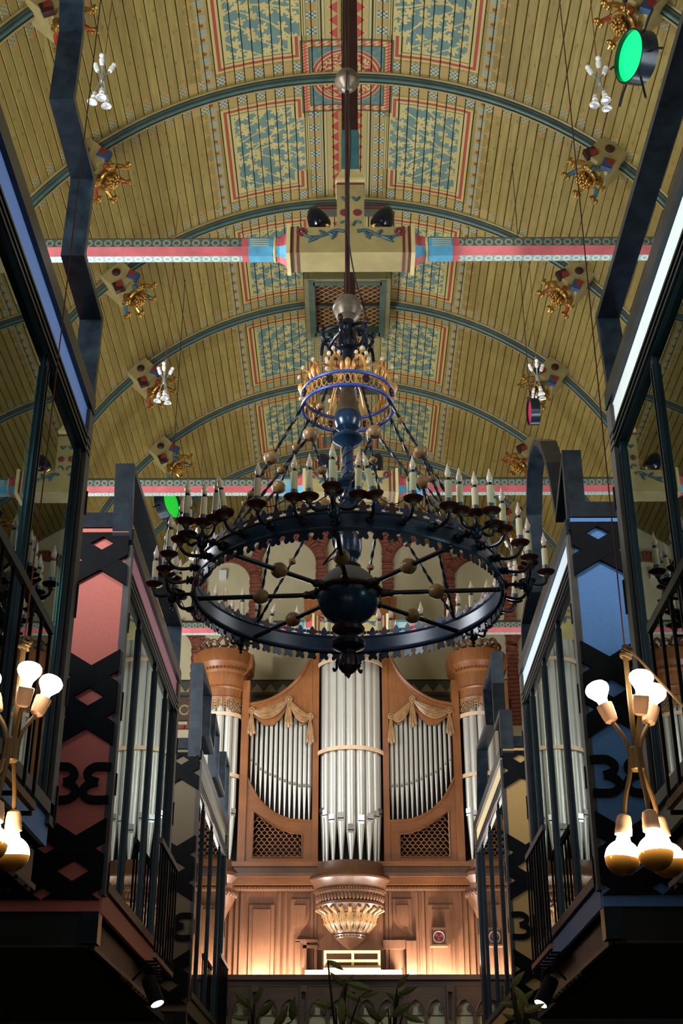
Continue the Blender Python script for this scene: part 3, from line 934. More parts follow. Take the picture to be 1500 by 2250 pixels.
GL1 = [(3.7, 6.1), (3.7, 6.87), (4.4, 6.87), (4.4, 7.53), (5.15, 7.53), (5.15, 8.3), (6.02, 8.3), (6.10, 8.1), (6.08, 7.535), (6.79, 7.525), (6.77, 6.88), (7.44, 6.86), (7.43, 6.1)]
GR1 = [(3.9, 6.1), (4.1, 6.84), (7.43, 6.85), (7.31, 6.1)]
GL2 = [(9.36, 6.1), (9.25, 6.69), (12.56, 6.69), (12.57, 6.1)]
GR2 = [(9.21, 6.1), (9.19, 6.75), (9.70, 6.47), (9.80, 6.75), (9.95, 7.1), (10.2, 7.45), (10.5, 7.64), (10.8, 7.7), (11.05, 7.62), (11.3, 7.3), (11.45, 6.9), (11.55, 6.62), (12.10, 6.52), (12.30, 6.1)]
GL3_ = [(15.3, 6.1), (15.15, 7.2), (16.2, 7.2), (16.2, 6.66), (16.8, 6.62), (16.85, 7.12), (17.45, 7.05), (17.5, 6.5), (18.5, 6.5), (18.5, 7.1), (19.1, 7.1), (19.2, 6.1)]
GR3 = [(15.25, 6.1), (15.2, 6.62), (15.8, 6.62), (15.8, 7.2), (15.72, 7.55), (16.9, 7.5), (16.75, 6.98), (18.1, 7.05), (18.5, 6.2)]
cabin('left front cabin, with periwinkle blue edge strip and stepped gable outline of dark steel', -1, -1.69, 3.9, 7.40, PERI, PERI, PERI, GL1, [4.9, 6.25], (4.2, 6.6, 4.24, 12))
cabin('right front cabin, with white edge strip, beside the lit bulbs on the right', 1, 1.71, 3.9, 7.36, WHITEF, WHITEF, GREYF, GR1, [5.0, 6.25], (4.4, 6.6, 4.24, 10), True)
cabin('salmon pink cabin with black crosses and numerals on the left of the chandelier', -1, -1.72, 9.355, 12.62, PINKF, PINKS, PINKF, GL2, [10.2, 11.2, 11.95], (11.45, 12.66, 4.24, 8))
cabin('bright blue cabin with black crosses and an arched steel gable', 1, 1.72, 9.19, 12.4, BLUEF, PALEB, BLUEF, GR2, [10.2, 11.08, 11.9], (11.0, 12.2, 4.24, 8))
cabin('dark olive cabin at the far left, next to the organ gallery', -1, -1.775, 15.3, 19.1, OLIVE, GREYF, OLIVE, GL3_, [16.15, 17.24, 18.4], (17.9, 19.1, 4.24, 7))
cabin('ochre yellow cabin at the far right, next to the organ gallery', 1, 1.82, 15.25, 18.9, OCHF, OCHS, OCHF, GR3, [16.15, 17.24, 18.3])
# unseen small lamps assumed inside the front cabins
point('cabin_lamp_left', (-2.1, 5.7, 5.3), 22, (0.45, 1.0, 0.88), 0.08)
point('cabin_lamp_right', (2.5, 6.5, 5.0), 26, (0.75, 1.0, 0.95), 0.1)

# ---------------------------------------------------------------- chandelier
CY = 8.3
RR, RZ0, RZ1 = 1.047, 5.165, 5.28
DUST = paint('dusty_ball_top', (0.16, 0.155, 0.15), 0.8, 0, 0.1)
NAVY = paint('navy_paint', (0.014, 0.04, 0.085), 0.22, 0.1, 0.4, 9)
CREST_B = paint('crest_blue', (0.02, 0.03, 0.11), 0.4); CREST_R = paint('crest_maroon', (0.06, 0.015, 0.02), 0.4)
BRASS = paint('aged_bronze', (0.15, 0.115, 0.08), 0.42, 0.4, 0.35, 8)
PANM = paint('drip_pan_red', (0.085, 0.018, 0.014), 0.35, 0.3)
TIN = paint('tin_cup', (0.12, 0.14, 0.18), 0.35, 0.6)
CANDLE = paint('candle_sleeve', srgb(228, 214, 172), 0.55, 0, 0.06)
BULB = Mat('clear_candle_bulb'); BULB.b.inputs['Transmission Weight'].default_value = 0.2; BULB.b.inputs['Coat Weight'].default_value = 0.5; BULB = BULB.done((1.0, 0.80, 0.62), 0.08)
CROWNG = paint('crown_gilding', srgb(206, 150, 78), 0.4, 0.25, 0.25, 20); CROWNB = paint('crown_blue_rim', srgb(66, 92, 178), 0.4, 0.1, 0.2)
PEARL = paint('pearl_bead', srgb(226, 200, 170), 0.3)
ch = thing('chandelier', 'huge dark iron ring chandelier with electric candles and a gilded crown', 'chandelier', (0, CY, RZ0))
AX = T(0, CY, 0)
# ring
m = MB()
k = 96
rings = []
for i in range(k + 1):
    a = 2 * PI * i / k
    rings.append([((RR + p[0]) * math.cos(a), CY + (RR + p[0]) * math.sin(a), p[1]) for p in ((0.006, RZ0), (0.006, RZ1), (-0.006, RZ1), (-0.006, RZ0))])
m.sweep(rings)
m.torus((0, 0, RZ0 + 0.004), RR, 0.017, 96, 8, 0, AX); m.torus((0, 0, RZ1), RR, 0.013, 96, 8, 0, AX)
ring = m.build('ring', IRONBLUE, ch, True)
up = [(-0.026, 0), (-0.02, 0.018), (-0.042, 0.022), (-0.046, 0.038), (-0.034, 0.046), (-0.02, 0.04), (-0.016, 0.055), (0, 0.078)]
up = up + [(-p[0], p[1]) for p in up[-2::-1]]
dn = [(-0.046, 0), (-0.046, -0.006), (-0.034, -0.006), (-0.024, -0.022), (-0.032, -0.036), (-0.034, -0.052), (-0.024, -0.062), (-0.010, -0.058), (0, -0.046)]
dn = dn + [(-p[0], p[1]) for p in dn[-2::-1]]
mu = [MB().prism(up, 0.007, XZY).mesh('crest_leaf', mt) for mt in (CREST_B, CREST_R)]
md = MB().prism(dn, 0.007, XZY).mesh('hanging_crest', IRON)
N = 72
for i in range(N):
    a = 2 * PI * i / N
    inst(mu[i % 2], 'crest_leaf', ring, AX @ RZ(a) @ T(RR + 0.004, 0, RZ1 + 0.006) @ RZ(PI / 2))
    inst(md, 'hanging_crest', ring, AX @ RZ(a) @ T(RR + 0.004, 0, RZ0 - 0.008) @ RZ(PI / 2))
# central ball, collars, finial
def lat(name, prof, mat, mis=None, n=28, smooth=22):
    return MB().lathe(prof, n, AX, 0, mis).build(name, mat, ch, smooth)
BZ, BR = 5.17, 0.213
prof = [(BR * math.sin(t), BZ - BR * math.cos(t)) for t in [0.35 + (PI - 0.75) * i / 20 for i in range(21)]]
lat('ball', prof, [NAVY, DUST], [0 if i < 11 else 1 for i in range(20)], 40)
MB().torus((0, 0, BZ + 0.022), BR + 0.008, 0.019, 48, 8, 0, AX).build('ball_band', MAROON, ch, True)
lat('ball_neck', [(0.08, 5.36), (0.09, 5.39), (0.06, 5.41), (0.062, 5.44), (0.088, 5.48), (0.096, 5.53), (0.094, 5.60), (0.07, 5.64), (0.04, 5.66), (0.04, 5.86), (0.07, 5.90), (0.075, 5.95), (0.05, 5.99), (0.10, 6.02), (0.108, 6.035), (0.06, 6.06), (0.042, 6.08)], [NAVY, MAROON], [1, 1] + [0] * 14)
lat('lower_disc', [(0.055, 4.965), (0.095, 4.955), (0.112, 4.93), (0.105, 4.905), (0.06, 4.885), (0.05, 4.87)], MAROON)
lat('lower_boss', [(0.05, 4.875), (0.075, 4.855), (0.11, 4.845), (0.118, 4.825), (0.112, 4.80), (0.08, 4.785), (0.05, 4.77), (0.052, 4.745)], IRON)
lat('finial', [(0.045, 4.75), (0.058, 4.742), (0.066, 4.725), (0.072, 4.69), (0.066, 4.655), (0.045, 4.625), (0.018, 4.608), (0.012, 4.59), (0.0, 4.575)], MAROON)
m = MB()
for i in range(5):
    d = Vector((math.cos(i * 1.2566 + 0.5), math.sin(i * 1.2566 + 0.5), 0)); o = Vector((0, CY, 0))
    m.tube(catmull([o + d * 0.055 + Vector((0, 0, 4.745)), o + d * 0.078 + Vector((0, 0, 4.70)), o + d * 0.078 + Vector((0, 0, 4.655)), o + d * 0.095 + Vector((0, 0, 4.635)), o + d * 0.10 + Vector((0, 0, 4.655))], 3), 0.009, 6)
m.build('finial_leaf', IRON, ch, True)
# shaft with spiral
sh = lat('twisted_shaft', [(0.040, 6.06), (0.040, 6.35)], IRONBLUE)
m = MB()
for q in (0, PI):
    m.tube([(0.041 * math.cos(q + i * 0.5), CY + 0.041 * math.sin(q + i * 0.5), 6.07 + i * 0.0125) for i in range(23)], 0.007, 5)
m.build('spiral_fillet', MAROON, sh, True)
lat('disc', [(0.045, 6.33), (0.055, 6.345), (0.09, 6.37), (0.112, 6.39), (0.11, 6.41), (0.095, 6.42), (0.05, 6.44), (0.048, 6.465), (0.06, 6.475)], [NAVY, MAROON], [0, 0, 0, 0, 1, 1, 0, 0])
lat('vase', [(0.06, 6.47), (0.085, 6.49), (0.10, 6.525), (0.103, 6.56), (0.095, 6.61), (0.075, 6.68), (0.057, 6.77), (0.052, 6.82), (0.062, 6.835), (0.062, 6.85), (0.05, 6.86), (0.045, 6.90)], [NAVY, BRASS], [0, 0, 0, 0, 1, 1, 1, 0, 0, 0, 0])
lat('upper_shaft', [(0.042, 6.9), (0.042, 7.16), (0.075, 7.18), (0.085, 7.22), (0.07, 7.27), (0.062, 7.33), (0.07, 7.36), (0.055, 7.41), (0.05, 7.44)], IRON)
lat('upper_knob', [(0.05, 7.43), (0.06, 7.445), (0.085, 7.47), (0.106, 7.52), (0.108, 7.545), (0.114, 7.553), (0.114, 7.572), (0.10, 7.60), (0.08, 7.635), (0.045, 7.66), (0.0, 7.665)], BRASS)
MB().lathe([(0.019, 7.64), (0.019, 13.50)], 6, AX).build('rod', MAROON, ch)
lat('rod_knob', [(0.02, 9.77), (0.045, 9.785), (0.06, 9.81), (0.085, 9.83), (0.102, 9.86), (0.105, 9.89), (0.092, 9.92), (0.09, 9.945), (0.07, 9.975), (0.04, 9.99), (0.02, 9.995)], BRASS)
# scrolls below the upper knob
for i in range(6):
    a = 2 * PI * i / 6 + 0.25; d = Vector((math.cos(a), math.sin(a), 0)); o = Vector((0, CY, 0))
    m = MB()
    pt = [(0.06, 7.38), (0.12, 7.36), (0.17, 7.33), (0.195, 7.28), (0.17, 7.24), (0.13, 7.25), (0.125, 7.285), (0.15, 7.295)]
    m.tube(catmull([o + d * p[0] + Vector((0, 0, p[1])) for p in pt], 4), 0.015, 7)
    pt = [(0.06, 7.2), (0.10, 7.16), (0.15, 7.17), (0.18, 7.22), (0.195, 7.17), (0.2, 7.1)]
    m.tube(catmull([o + d * p[0] + Vector((0, 0, p[1])) for p in pt], 4), 0.013, 7)
    s = m.build('scroll', IRON, ch, True)
    MB().sph(o + d * 0.2 + Vector((0, 0, 7.34)), 0.024, 8, (1, 1, 1.2)).build('scroll_bud', MAROON, s, True)
# crown
KR, KZ0, KZ1 = 0.332, 6.66, 6.775
m = MB(); m.torus((0, 0, KZ0), KR, 0.014, 56, 8, 0, AX); m.torus((0, 0, KZ1), KR, 0.014, 56, 8, 0, AX); m.build('crown_rim', CROWNB, ch, True)
m = MB()
for i in range(48):
    a = 2 * PI * i / 48
    m.torus((0, 0, 0), 0.0225, 0.0055, 12, 5, 0, AX @ RZ(a) @ T(KR, 0, (KZ0 + KZ1) / 2) @ RY(PI / 2) @ Matrix.Diagonal((1.75, 0.9, 1, 1)))
m.build('openwork_band', CROWNG, ch, True)
petal = MB(); petal.tube(catmull([(0, 0, 0), (0.006, 0, 0.03), (0.014, 0, 0.06), (0.006, 0, 0.085)], 3), [0.010, 0.014, 0.017, 0.020, 0.021, 0.020, 0.018, 0.015, 0.011, 0.004], 8)
pm_ = petal.mesh('crown_petal', CROWNG, True)
for g in range(8):
    for j, (da, sc) in enumerate(((-0.12, 0.85), (0, 1.15), (0.12, 0.85))):
        a = 2 * PI * g / 8 + da - PI / 2
        inst(pm_, 'crown_petal', ch, T(0, CY, 0) @ RZ(a) @ T(KR, 0, KZ1 + 0.012) @ Matrix.Scale(sc, 4)).matrix_parent_inverse = Matrix.Translation(-LOC[ch])
    a = 2 * PI * (g + 0.5) / 8 - PI / 2; d = Vector((math.cos(a), math.sin(a), 0)); o = Vector((0, CY, 0))
    m = MB()
    for z in (KZ0 + 0.06,):
        for q in range(6): m.sph(o + d * (KR + 0.012) + Vector((0, 0, z)) + Vector((-d.y, d.x, 0)) * 0.02 * math.cos(q * 1.047) + Vector((0, 0, 0.02 * math.sin(q * 1.047))), 0.014, 6)
    m.build('crown_rosette', MAROON, ch, True)
    # arched strap of the crown with beads
    arc = catmull([o + d * KR + Vector((0, 0, KZ1)), o + d * (KR * 0.97) + Vector((0, 0, KZ1 + 0.10)), o + d * (KR * 0.72) + Vector((0, 0, KZ1 + 0.21)), o + d * (KR * 0.35) + Vector((0, 0, KZ1 + 0.23)), o + d * 0.04 + Vector((0, 0, KZ1 + 0.17))], 4)
    st = MB().tube(arc, 0.012, 6).build('crown_strap', CROWNG, ch, True)
    for q in (2, 5, 8, 11):
        p = arc[q]; rr = (p - o - Vector((0, 0, KZ1 - 0.05))).normalized()
        m = MB(); m.tube([p, p + rr * 0.04], 0.006, 5); m.sph(p + rr * 0.052, 0.015, 6, (1, 1, 1.3), 1)
        m.build('crown_bead', [CROWNG, PEARL], st, True)
# spokes
OFF = math.radians(-94)
knobp = [(0.0, -0.055), (0.03, -0.05), (0.046, -0.03), (0.055, -0.004), (0.055, 0.004), (0.046, 0.03), (0.03, 0.05), (0.0, 0.055)]
for i in range(8):
    a = OFF + i * PI / 4; d = Vector((math.cos(a), math.sin(a), 0)); o = Vector((0, CY, BZ + 0.015))
    s = MB().cyl(o + d * (BR - 0.02), o + d * (RR + 0.01), 0.0165, None, 10).build('spoke', IRON, ch, True)
    MB().lathe(knobp, 16, T(o + d * 0.60) @ frame(d)).build('spoke_knob', KNOBW, s, True)
    MB().lathe([(0.03, 0), (0.036, 0.02), (0.026, 0.05), (0.03, 0.07), (0.018, 0.09)], 12, T(o + d * (BR + 0.005)) @ frame(d)).build('spoke_socket', MAROON, s, True)
# hanging rods with turned knobs
big = [(0.012, -0.055), (0.032, -0.046), (0.052, -0.022), (0.057, -0.004), (0.057, 0.0), (0.046, 0.006), (0.048, 0.018), (0.034, 0.036), (0.014, 0.042), (0.012, 0.055)]
small = [(0.01, -0.028), (0.024, -0.018), (0.033, -0.002), (0.031, 0.006), (0.02, 0.016), (0.01, 0.026)]
def twist(p0, p1, par):
    p0 = Vector(p0); p1 = Vector(p1); L = (p1 - p0).length; n = int(L / 0.02); F = frame(p1 - p0).to_3x3(); m = MB()
    for q in (0, PI):
        m.tube([p0 + (p1 - p0) * (j / n) + F @ Vector((0.0058 * math.cos(q + j * 0.8), 0.0058 * math.sin(q + j * 0.8), 0)) for j in range(n + 1)], 0.0066, 5)
    return m.build('hanging_rod', IRON, par, True)
o = Vector((0, CY, 0))
def ringp(a, r, z): return Vector((r * math.cos(a), CY + r * math.sin(a), z))
for i in range(8):
    a = OFF + (i + 0.5) * PI / 4
    top = ringp(a, KR - 0.01, KZ0); end = ringp(a, RR * 0.94, RZ1)
    mid = top.lerp(end, 0.37)
    h = twist(top, mid, ch)
    if i % 2: MB().lathe(small, 14, T(top.lerp(mid, 0.42)) @ frame(top - mid)).build('rod_bead', KNOBW, h, True)
    MB().lathe(big, 18, T(mid) @ frame(top - mid)).build('fork_knob', KNOBW, h, True)
    for q in (-1, 1):
        e = ringp(a + q * PI / 8, RR - 0.02, RZ1 + 0.0)
        r = twist(mid, e, ch)
        MB().lathe(small, 14, T(mid.lerp(e, 0.42 + 0.06 * q)) @ frame(mid - e)).build('rod_bead', KNOBW, r, True)
# candle arms
def arm_tube(m, pts, r=0.011): m.tube(catmull(pts, 4), r, 7)
pan = MB().lathe([(0.0, -0.03), (0.012, -0.028), (0.02, -0.018), (0.012, -0.008), (0.03, -0.004), (0.05, 0.006), (0.056, 0.014), (0.05, 0.012), (0.02, 0.006), (0.0, 0.006)], 16, None, 0, [1, 1, 1, 1, 0, 0, 0, 0, 0]).mesh('drip_pan', [PANM, BRASS], True)
cand = MB().lathe([(0.0195, 0.045), (0.0185, 0.155), (0.012, 0.157), (0.0, 0.157)], 14).mesh('candle_sleeve', CANDLE, True)
cup = MB().lathe([(0.0, 0.004), (0.0225, 0.004), (0.0215, 0.05), (0.0, 0.05)], 14).mesh('candle_cup', TIN, True)
collar = MB().lathe([(0.0145, 0.156), (0.0145, 0.172), (0.0, 0.172)], 12).mesh('candle_collar', IRON, True)
bulb = MB().lathe([(0.007, 0.172), (0.014, 0.183), (0.0175, 0.197), (0.0165, 0.21), (0.011, 0.228), (0.006, 0.243), (0.003, 0.257), (0.0, 0.262)], 14).mesh('candle_bulb', BULB, True)
def candle(par, M):
    for me, nm in ((pan, 'drip_pan'), (cup, 'candle_cup'), (collar, 'candle_collar'), (cand, 'candle_sleeve'), (bulb, 'candle_bulb')):
        inst(me, nm, par, M @ T(0, 0, -0.01) @ Matrix.Diagonal((1.12, 1.12, 1.2, 1)))
m = MB(); m.sph((0.02, 0, 0.055), 0.028, 10, (0.7, 1, 1)); m.torus((0, 0, 0), 0.022, 0.009, 14, 6, 0, T(0.045, 0, 0.055) @ RY(PI / 2))
arm_tube(m, [(0.03, 0, 0.055), (0.10, 0, 0.035), (0.16, 0, 0.04), (0.195, 0, 0.075), (0.20, 0, 0.115)], 0.0115)
single_me = m.mesh('candle_arm', IRON, True)
m = MB(); m.sph((0.02, 0, 0.045), 0.034, 10, (0.8, 1, 1)); m.cyl((0.02, 0, 0.045), (0.17, 0, 0.045), 0.013, None, 8)
m.torus((0, 0, 0), 0.02, 0.009, 12, 6, 0, T(0.09, 0, 0.045) @ RY(PI / 2))
m.lathe([(0.0, -0.075), (0.012, -0.065), (0.007, -0.05), (0.017, -0.04), (0.01, -0.025), (0.032, -0.005), (0.036, 0.02), (0.04, 0.045), (0.034, 0.07), (0.014, 0.085), (0.012, 0.15)], 12, T(0.17, 0, 0))
arm_tube(m, [(0.17, 0, 0.045), (0.24, 0, 0.035), (0.285, 0, 0.045), (0.30, 0, 0.08), (0.30, 0, 0.115)], 0.0105)
for q in (-1, 1): arm_tube(m, [(0.17, q * 0.02, 0.05), (0.175, q * 0.09, 0.035), (0.18, q * 0.135, 0.055), (0.182, q * 0.15, 0.10), (0.182, q * 0.15, 0.115)], 0.0105)
cluster_me = m.mesh('candelabra_arm', IRON, True)
for i in range(8):
    a = OFF + i * PI / 4
    M = AX @ RZ(a) @ T(RR, 0, RZ0 + 0.01)
    c = inst(cluster_me, 'candelabra_arm', ch, M); c.matrix_parent_inverse = Matrix.Translation(-LOC[ch])
    for p in ((0.17, 0, 0.16), (0.30, 0, 0.125), (0.182, 0.15, 0.125), (0.182, -0.15, 0.125)): candle(c, T(p))
    for j in range(3):
        b = a + math.radians(11.25 * (j + 1))
        M = AX @ RZ(b) @ T(RR, 0, RZ0 + 0.01)
        c = inst(single_me, 'candle_arm', ch, M); c.matrix_parent_inverse = Matrix.Translation(-LOC[ch])
        lean = 0.0 if (i * 3 + j) % 7 else 0.22
        candle(c, T(0.20, 0, 0.125) @ RX(lean))
# loose wiring from candle to candle
for i in range(32):
    a0 = OFF + math.radians(11.25 * i); a1 = a0 + math.radians(11.25)
    if i % 5 == 4: continue
    z = RZ0 + 0.155; R0 = RR + 0.2
    p0 = ringp(a0, R0, z); p1 = ringp(a1, R0, z); pm = (p0 + p1) / 2 + Vector((0, 0, -0.05 - 0.02 * (i % 3)))
    MB().tube(catmull([p0, p0.lerp(pm, 0.5) + Vector((0, 0, -0.02)), pm, p1.lerp(pm, 0.5), p1], 3), 0.0035, 4).build('wire', BCABLE, ch, True)
MB().tube(catmull([(0.0, CY - 0.03, 13.3), (-0.03, CY - 0.04, 11.5), (0.0, CY - 0.05, 10.05), (0.0, CY - 0.115, 9.88), (-0.005, CY - 0.04, 9.7), (0.03, CY - 0.04, 9.2), (0.0, CY - 0.03, 8.5), (0.02, CY - 0.03, 8.1), (0.07, CY - 0.05, 7.75), (0.125, CY - 0.04, 7.55), (0.15, CY, 7.3), (0.13, CY, 7.1)], 5), 0.006, 5).build('supply_cable', BCABLE, ch, True)
MB().tube(catmull([ringp(OFF, 0.75, BZ + 0.03), ringp(OFF - 0.2, 0.6, BZ - 0.03), ringp(OFF - 0.15, 0.4, BZ + 0.1), ringp(OFF, 0.26, BZ + 0.03)], 4), 0.006, 5).build('wire', BCABLE, ch, True)

# ---------------------------------------------------------------- back wall arcade
brick_me = MB().box((0, 0, 0), (0.062, 0.10, 0.19)).mesh('brick', BRICK)
brick_h = MB().box((0, 0, 0), (0.21, 0.10, 0.066)).mesh('brick', BRICK)
WY = BACKY - 0.05
nb = 0; restb = MB()
def put_brick(me, M):
    global nb
    if nb < 300: inst(me, 'brick', wall_back, M); nb += 1
    else: restb.add([tuple(v.co) for v in me.vertices], [tuple(p.vertices) for p in me.polygons], 0, M)
PX_ = [-3.95, -2.82, -1.78, -0.52, 0.75, 1.92, 3.04, 4.15]
SPR = [10.45, 11.85, 12.22, 12.5, 12.22, 11.85, 10.45]
arcs = MB()
for i in range(7):
    x0, x1 = PX_[i], PX_[i + 1]; c = (x0 + x1) / 2; r = (x1 - x0) / 2 - 0.10
    n = int(PI * (r + 0.1) / 0.074)
    for j in range(n):
        a = PI * (j + 0.5) / n
        put_brick(brick_me, T(c + (r + 0.1) * math.cos(a), WY - 0.01 * ((j * 7 + i) % 3), SPR[i] + (r + 0.1) * math.sin(a)) @ RY(PI / 2 - a))
    pts = [(c + (r + 0.1) * math.cos(PI * j / 20), SPR[i] + (r + 0.1) * math.sin(PI * j / 20)) for j in range(21)]
    strip_prism(arcs, pts, 0.19, 0.04, T(0, BACKY + 0.01, 0) @ XZY)
for i in range(1, 7):
    zt = max(SPR[i - 1], SPR[i]); zb = 9.05 if i in (1, 6) else 10.75
    z = zb; j = 0
    while z < zt + 0.02:
        put_brick(brick_h, T(PX_[i] + 0.012 * (j % 2), WY, z)); z += 0.078; j += 1
    arcs.box((PX_[i], BACKY - 0.01, (zb + zt) / 2), (0.2, 0.05, zt - zb))
for j in range(26): put_brick(brick_h, T(-4.2 + j * 0.225, WY, 8.98)) if j < 7 or j > 24 else None
arcs.build('mortar_bed', MORTAR, wall_back)
if restb.v: restb.build('bricks', BRICK, wall_back)['kind'] = 'stuff'
def frieze_mat():
    m = Mat('painted_frieze'); x, y, z = m.pos()
    u = (x / 0.24).frac(); tri = (u - 0.5).abs() * 2.0
    v = z - 9.10
    c = m.mix(v.gt(0.5), srgb(84, 66, 52), srgb(70, 72, 62))
    c = m.mix((v - 0.56).inn(0.0, 0.16) * ((v - 0.56) / 0.16).lt(tri), c, srgb(150, 132, 92))
    r = ((u - 0.5) * (u - 0.5) * 0.06 + (v - 0.22) * (v - 0.22)).op('SQRT')
    c = m.mix(r.inn(0.07, 0.10), c, srgb(176, 146, 80)); c = m.mix(r.lt(0.04), c, srgb(60, 84, 84))
    c = m.mix(v.inn(0.46, 0.5).max(v.inn(0.0, 0.03)).max(v.gt(0.77)), c, srgb(40, 34, 30))
    return m.done(c, 0.75)
MB().box((0, BACKY - 0.006, 9.5), (8.9, 0.012, 0.8)).build('painted_frieze', frieze_mat(), wall_back)
MB().box((-2.4, BACKY - 0.05, 12.0), (0.14, 0.1, 0.17)).build('junction_box', WHITE)
tag(bpy.data.objects['junction_box'], 'small white junction box on the wall between the brick arches, left', 'box')

# ---------------------------------------------------------------- organ
OY = 21.6
PIPE = paint('tin_organ_pipe', (0.52, 0.50, 0.44), 0.30, 0.35, 0.03, 3)
PIPED = paint('tin_pipe_mouth', (0.72, 0.72, 0.72), 0.2, 0.8, 0.1)
CASEDK = paint('organ_inside', (0.012, 0.008, 0.006), 0.8)
STRAP = paint('pale_wood_strap', srgb(214, 180, 146), 0.5, 0, 0.1)
org = thing('pipe_organ', 'large oak church organ with silver pipes and carved swags on the gallery', 'organ', (0.035, OY, 4.3))
CX = 0.035
def pz(py, Y=OY): return at(768, py, Y).z
def panel(name, pxs, Y, th, mat, par=org):
    P = [at(a, b, Y) for a, b in pxs]
    return MB().prism([(p.x, p.z) for p in P], th, T(0, Y, 0) @ XZY).build(name, mat, par)
def obx(name, x0, x1, z0, z1, yf, yb, mat, par=org):
    return MB().box(((x0 + x1) / 2, (yf + yb) / 2, (z0 + z1) / 2), (abs(x1 - x0), yb - yf, z1 - z0)).build(name, mat, par)
obx('case_back', -2.75, 2.82, 5.0, 9.1, OY + 0.35, OY + 0.4, CASEDK)
obx('case_back', -0.6, 0.67, 8.9, 10.3, OY + 0.35, OY + 0.4, CASEDK)
# posts
ZF, ZL = pz(1900), pz(1455)
for s in (-1, 1):
    obx('inner_post', CX + s * 0.535, CX + s * 0.635, ZF, 10.0, OY - 0.10, OY + 0.2, OAK)
    obx('outer_post', CX + s * 1.715, CX + s * 1.84, ZF, pz(1500), OY - 0.12, OY + 0.2, OAK)
    obx('edge_post', CX + s * 2.55, CX + s * 2.68, ZF, pz(1500), OY - 0.12, OY + 0.2, OAK)
ARC = [(543, 1712), (554, 1734), (568, 1758), (580, 1771), (592, 1782), (604, 1790), (616, 1796), (640, 1804), (662, 1806), (686, 1807)]
TOPC = [(547, 1551), (580, 1545), (604, 1535), (628, 1520), (652, 1498), (669, 1474), (683, 1446)]
SWG = [(690, 1590), (680, 1588), (664, 1596), (650, 1580), (634, 1556), (618, 1580), (600, 1596), (580, 1596), (562, 1580), (547, 1576)]
def mir(P, s): # mirrored world outline of pixel points measured on the left field
    out = []
    for a, b in P:
        q = at(a, b, OY); x = q.x - CX; out.append((CX + x, q.z) if s < 0 else (CX - x, q.z))
    return out
